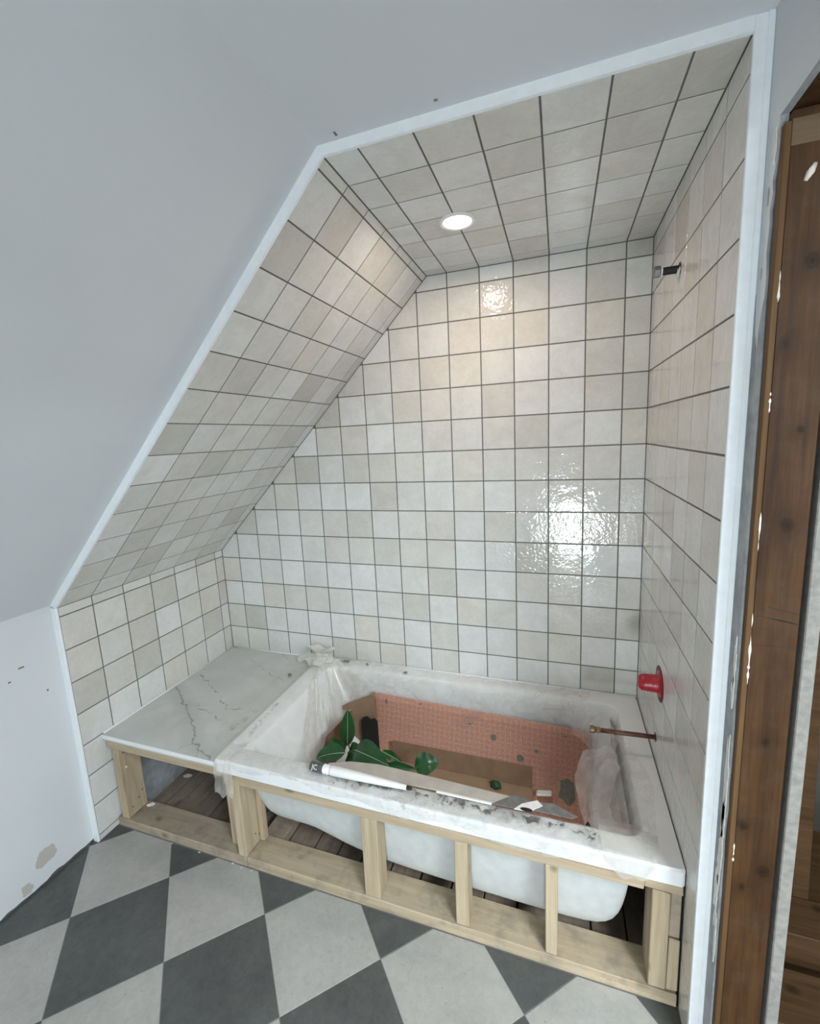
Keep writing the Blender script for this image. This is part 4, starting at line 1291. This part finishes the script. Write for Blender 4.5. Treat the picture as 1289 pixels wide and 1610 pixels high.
cp = empty('copper_pipe', (XR, -0.369, 0.525), 'copper pipe stub with brass compression fitting over the bath', 'pipe')
v_, f_ = lathe_x([(XR + 0.003, 0.016), (XR - 0.0006, 0.016), (XR - 0.0008, 0.008)], (-0.369, 0.5245), 14)
obj('hole', v_, f_, 'black', cp)
v_, f_ = tube_vf([(XR + 0.004, -0.369, 0.5245), (1.90, -0.374, 0.521)], 0.0078, 12)
obj('pipe', v_, f_, 'copper', cp, smooth=True)
v_, f_ = tube_vf([(1.912, -0.3735, 0.5213), (1.908, -0.3735, 0.5213), (1.898, -0.374, 0.521), (1.896, -0.374, 0.521)], [0.009, 0.0115, 0.0115, 0.009], 6)
nut = obj('nut', v_, f_, 'brass', cp)
v_, f_ = tube_vf([(1.896, -0.374, 0.521), (1.890, -0.374, 0.521), (1.878, -0.3745, 0.5208), (1.877, -0.3745, 0.5208)], [0.0095, 0.0125, 0.0125, 0.011], 12)
obj('olive', v_, f_, 'brass', cp)

# ---- recessed downlight in the tiled ceiling
LX, LY = 1.461, -0.413
dl = empty('downlight', (LX, LY, ZC), 'round lit recessed downlight in the tiled ceiling', 'light')
def lathe_z(profile, cx, cy, seg=32):
    V, F = [], []
    for z, r_ in profile:
        for k_ in range(seg):
            a = 2 * math.pi * k_ / seg
            V.append((cx + r_ * math.cos(a), cy + r_ * math.sin(a), z))
    for i in range(len(profile) - 1):
        for k_ in range(seg):
            k2 = (k_ + 1) % seg
            F.append([i * seg + k_, i * seg + k2, (i + 1) * seg + k2, (i + 1) * seg + k_])
    return V, F
v_, f_ = lathe_z([(ZC + 0.0005, 0.058), (ZC - 0.003, 0.058), (ZC - 0.0045, 0.055), (ZC - 0.0045, 0.047), (ZC - 0.002, 0.045), (ZC - 0.0012, 0.044)], LX, LY)
obj('bezel', v_, f_, 'white_plastic', dl, smooth=True)
v_, f_ = lathe_z([(ZC - 0.0018, 0.0455), (ZC - 0.0022, 0.030), (ZC - 0.0022, 0.0005)], LX, LY)
obj('lens', v_, f_, 'lens', dl)
sp = bpy.data.lights.new('downlight_beam', 'AREA')
sp.shape = 'DISK'
sp.size = 0.085
sp.energy = 3.3
sp.color = (1.0, 0.76, 0.60)
so = bpy.data.objects.new('downlight_beam', sp)
COL.objects.link(so)
so.parent = dl
so.location = (0, 0, -0.006)

# ---- crumbs and chips
def chip(name, loc, sx, sy, sz, rot, mat, label, cat, seed, group=None):
    r = random.Random(seed)
    bm = bmesh.new()
    bmesh.ops.create_icosphere(bm, subdivisions=2, radius=1.0)
    for v in bm.verts:
        d = v.co.copy()
        k = 1 + 0.4 * noise.noise(d * 1.7 + Vector((seed, 0, 0)))
        p = Vector((d.x * sx, d.y * sy, max(-0.5, d.z) * sz + 0.5 * sz)) * k
        p = Matrix.Rotation(rot, 3, 'Z') @ p
        v.co = Vector(loc) + p
    bm.verts.index_update()
    o = obj(name, [v.co.copy() for v in bm.verts], [[v.index for v in f.verts] for f in bm.faces], mat, origin=loc)
    bm.free()
    return tag(o, label, cat, group)
chip('mortar_chip', (0.745, -0.045, 0.4515), 0.019, 0.008, 0.010, 0.5, 'chip', 'long grey mortar chip on the film right beside the knot', 'debris', 2)
chip('mortar_chip', (0.512, -0.199, 0.4345), 0.012, 0.008, 0.007, -0.3, 'chip', 'grey mortar chip on the film over the marble counter', 'debris', 3)
chip('mortar_chip', (0.862, -0.040, 0.4515), 0.006, 0.005, 0.006, 0.1, 'chip', 'tiny grey chip on the back rim, second right of the knot', 'debris', 4)
chip('mortar_chip', (1.075, -0.066, 0.4510), 0.010, 0.006, 0.006, 0.9, 'chip', 'triangular grey chip on the back rim above the orange membrane', 'debris', 5)
chip('plaster_chip', (0.090, -0.690, 0.0405), 0.018, 0.009, 0.006, 0.5, 'chip_white', 'whitish chip on the dusty sill plate by the left stud', 'debris', 6)
chip('plaster_chip', (0.055, -0.46, -0.018), 0.020, 0.010, 0.008, 0.5, 'chip_white', 'whitish chip on the floorboards under the marble counter', 'debris', 7)
for k, (x, y) in enumerate(((0.30, -0.783), (0.44, -0.782), (0.60, -0.782), (0.645, -0.786), (0.69, -0.785))):
    chip('crumb', (x, y, 0.0), 0.006, 0.0028, 0.003, 0.2 * k, 'crumb',
         'pale plaster crumb on the floor below the sill plate, ' + ('leftmost of five', 'second from the left', 'middle one of five', 'fourth from the left', 'rightmost of five')[k],
         'debris', 20 + k, 'plaster crumbs along the sill plate')
v_, f_ = tube_vf([(1.80, -0.55, 0.116), (1.83, -0.585, 0.20), (1.846, -0.60, 0.31), (1.862, -0.59, 0.34), (1.872, -0.575, 0.30), (1.868, -0.56, 0.2)], 0.004, 6)
tag(obj('black_strap', v_, f_, 'black', origin=(1.83, -0.58, 0.112), smooth=True), 'black plastic loop at the right end inside the bath', 'strap')
# scuffs and screw holes on the painted surfaces
for (p, s_, par) in (((-DL, -0.989, 0.833), (0.0008, 0.009, 0.003), wall_left), ((-DL, -0.923, 0.708), (0.0008, 0.003, 0.004), wall_left), ((-DL, -1.03, 0.80), (0.0008, 0.004, 0.003), wall_left),
                     ((1.284, -0.885, ZC + DC), (0.003, 0.007, 0.0008), ceiling), ((1.522, -0.893, ZC + DC), (0.004, 0.003, 0.0006), ceiling)):
    v_, f_ = box_vf([a - b_ for a, b_ in zip(p, s_)], [a + b_ for a, b_ in zip(p, s_)], 0.0004)
    obj('scuff', v_, f_, 'chip', par)
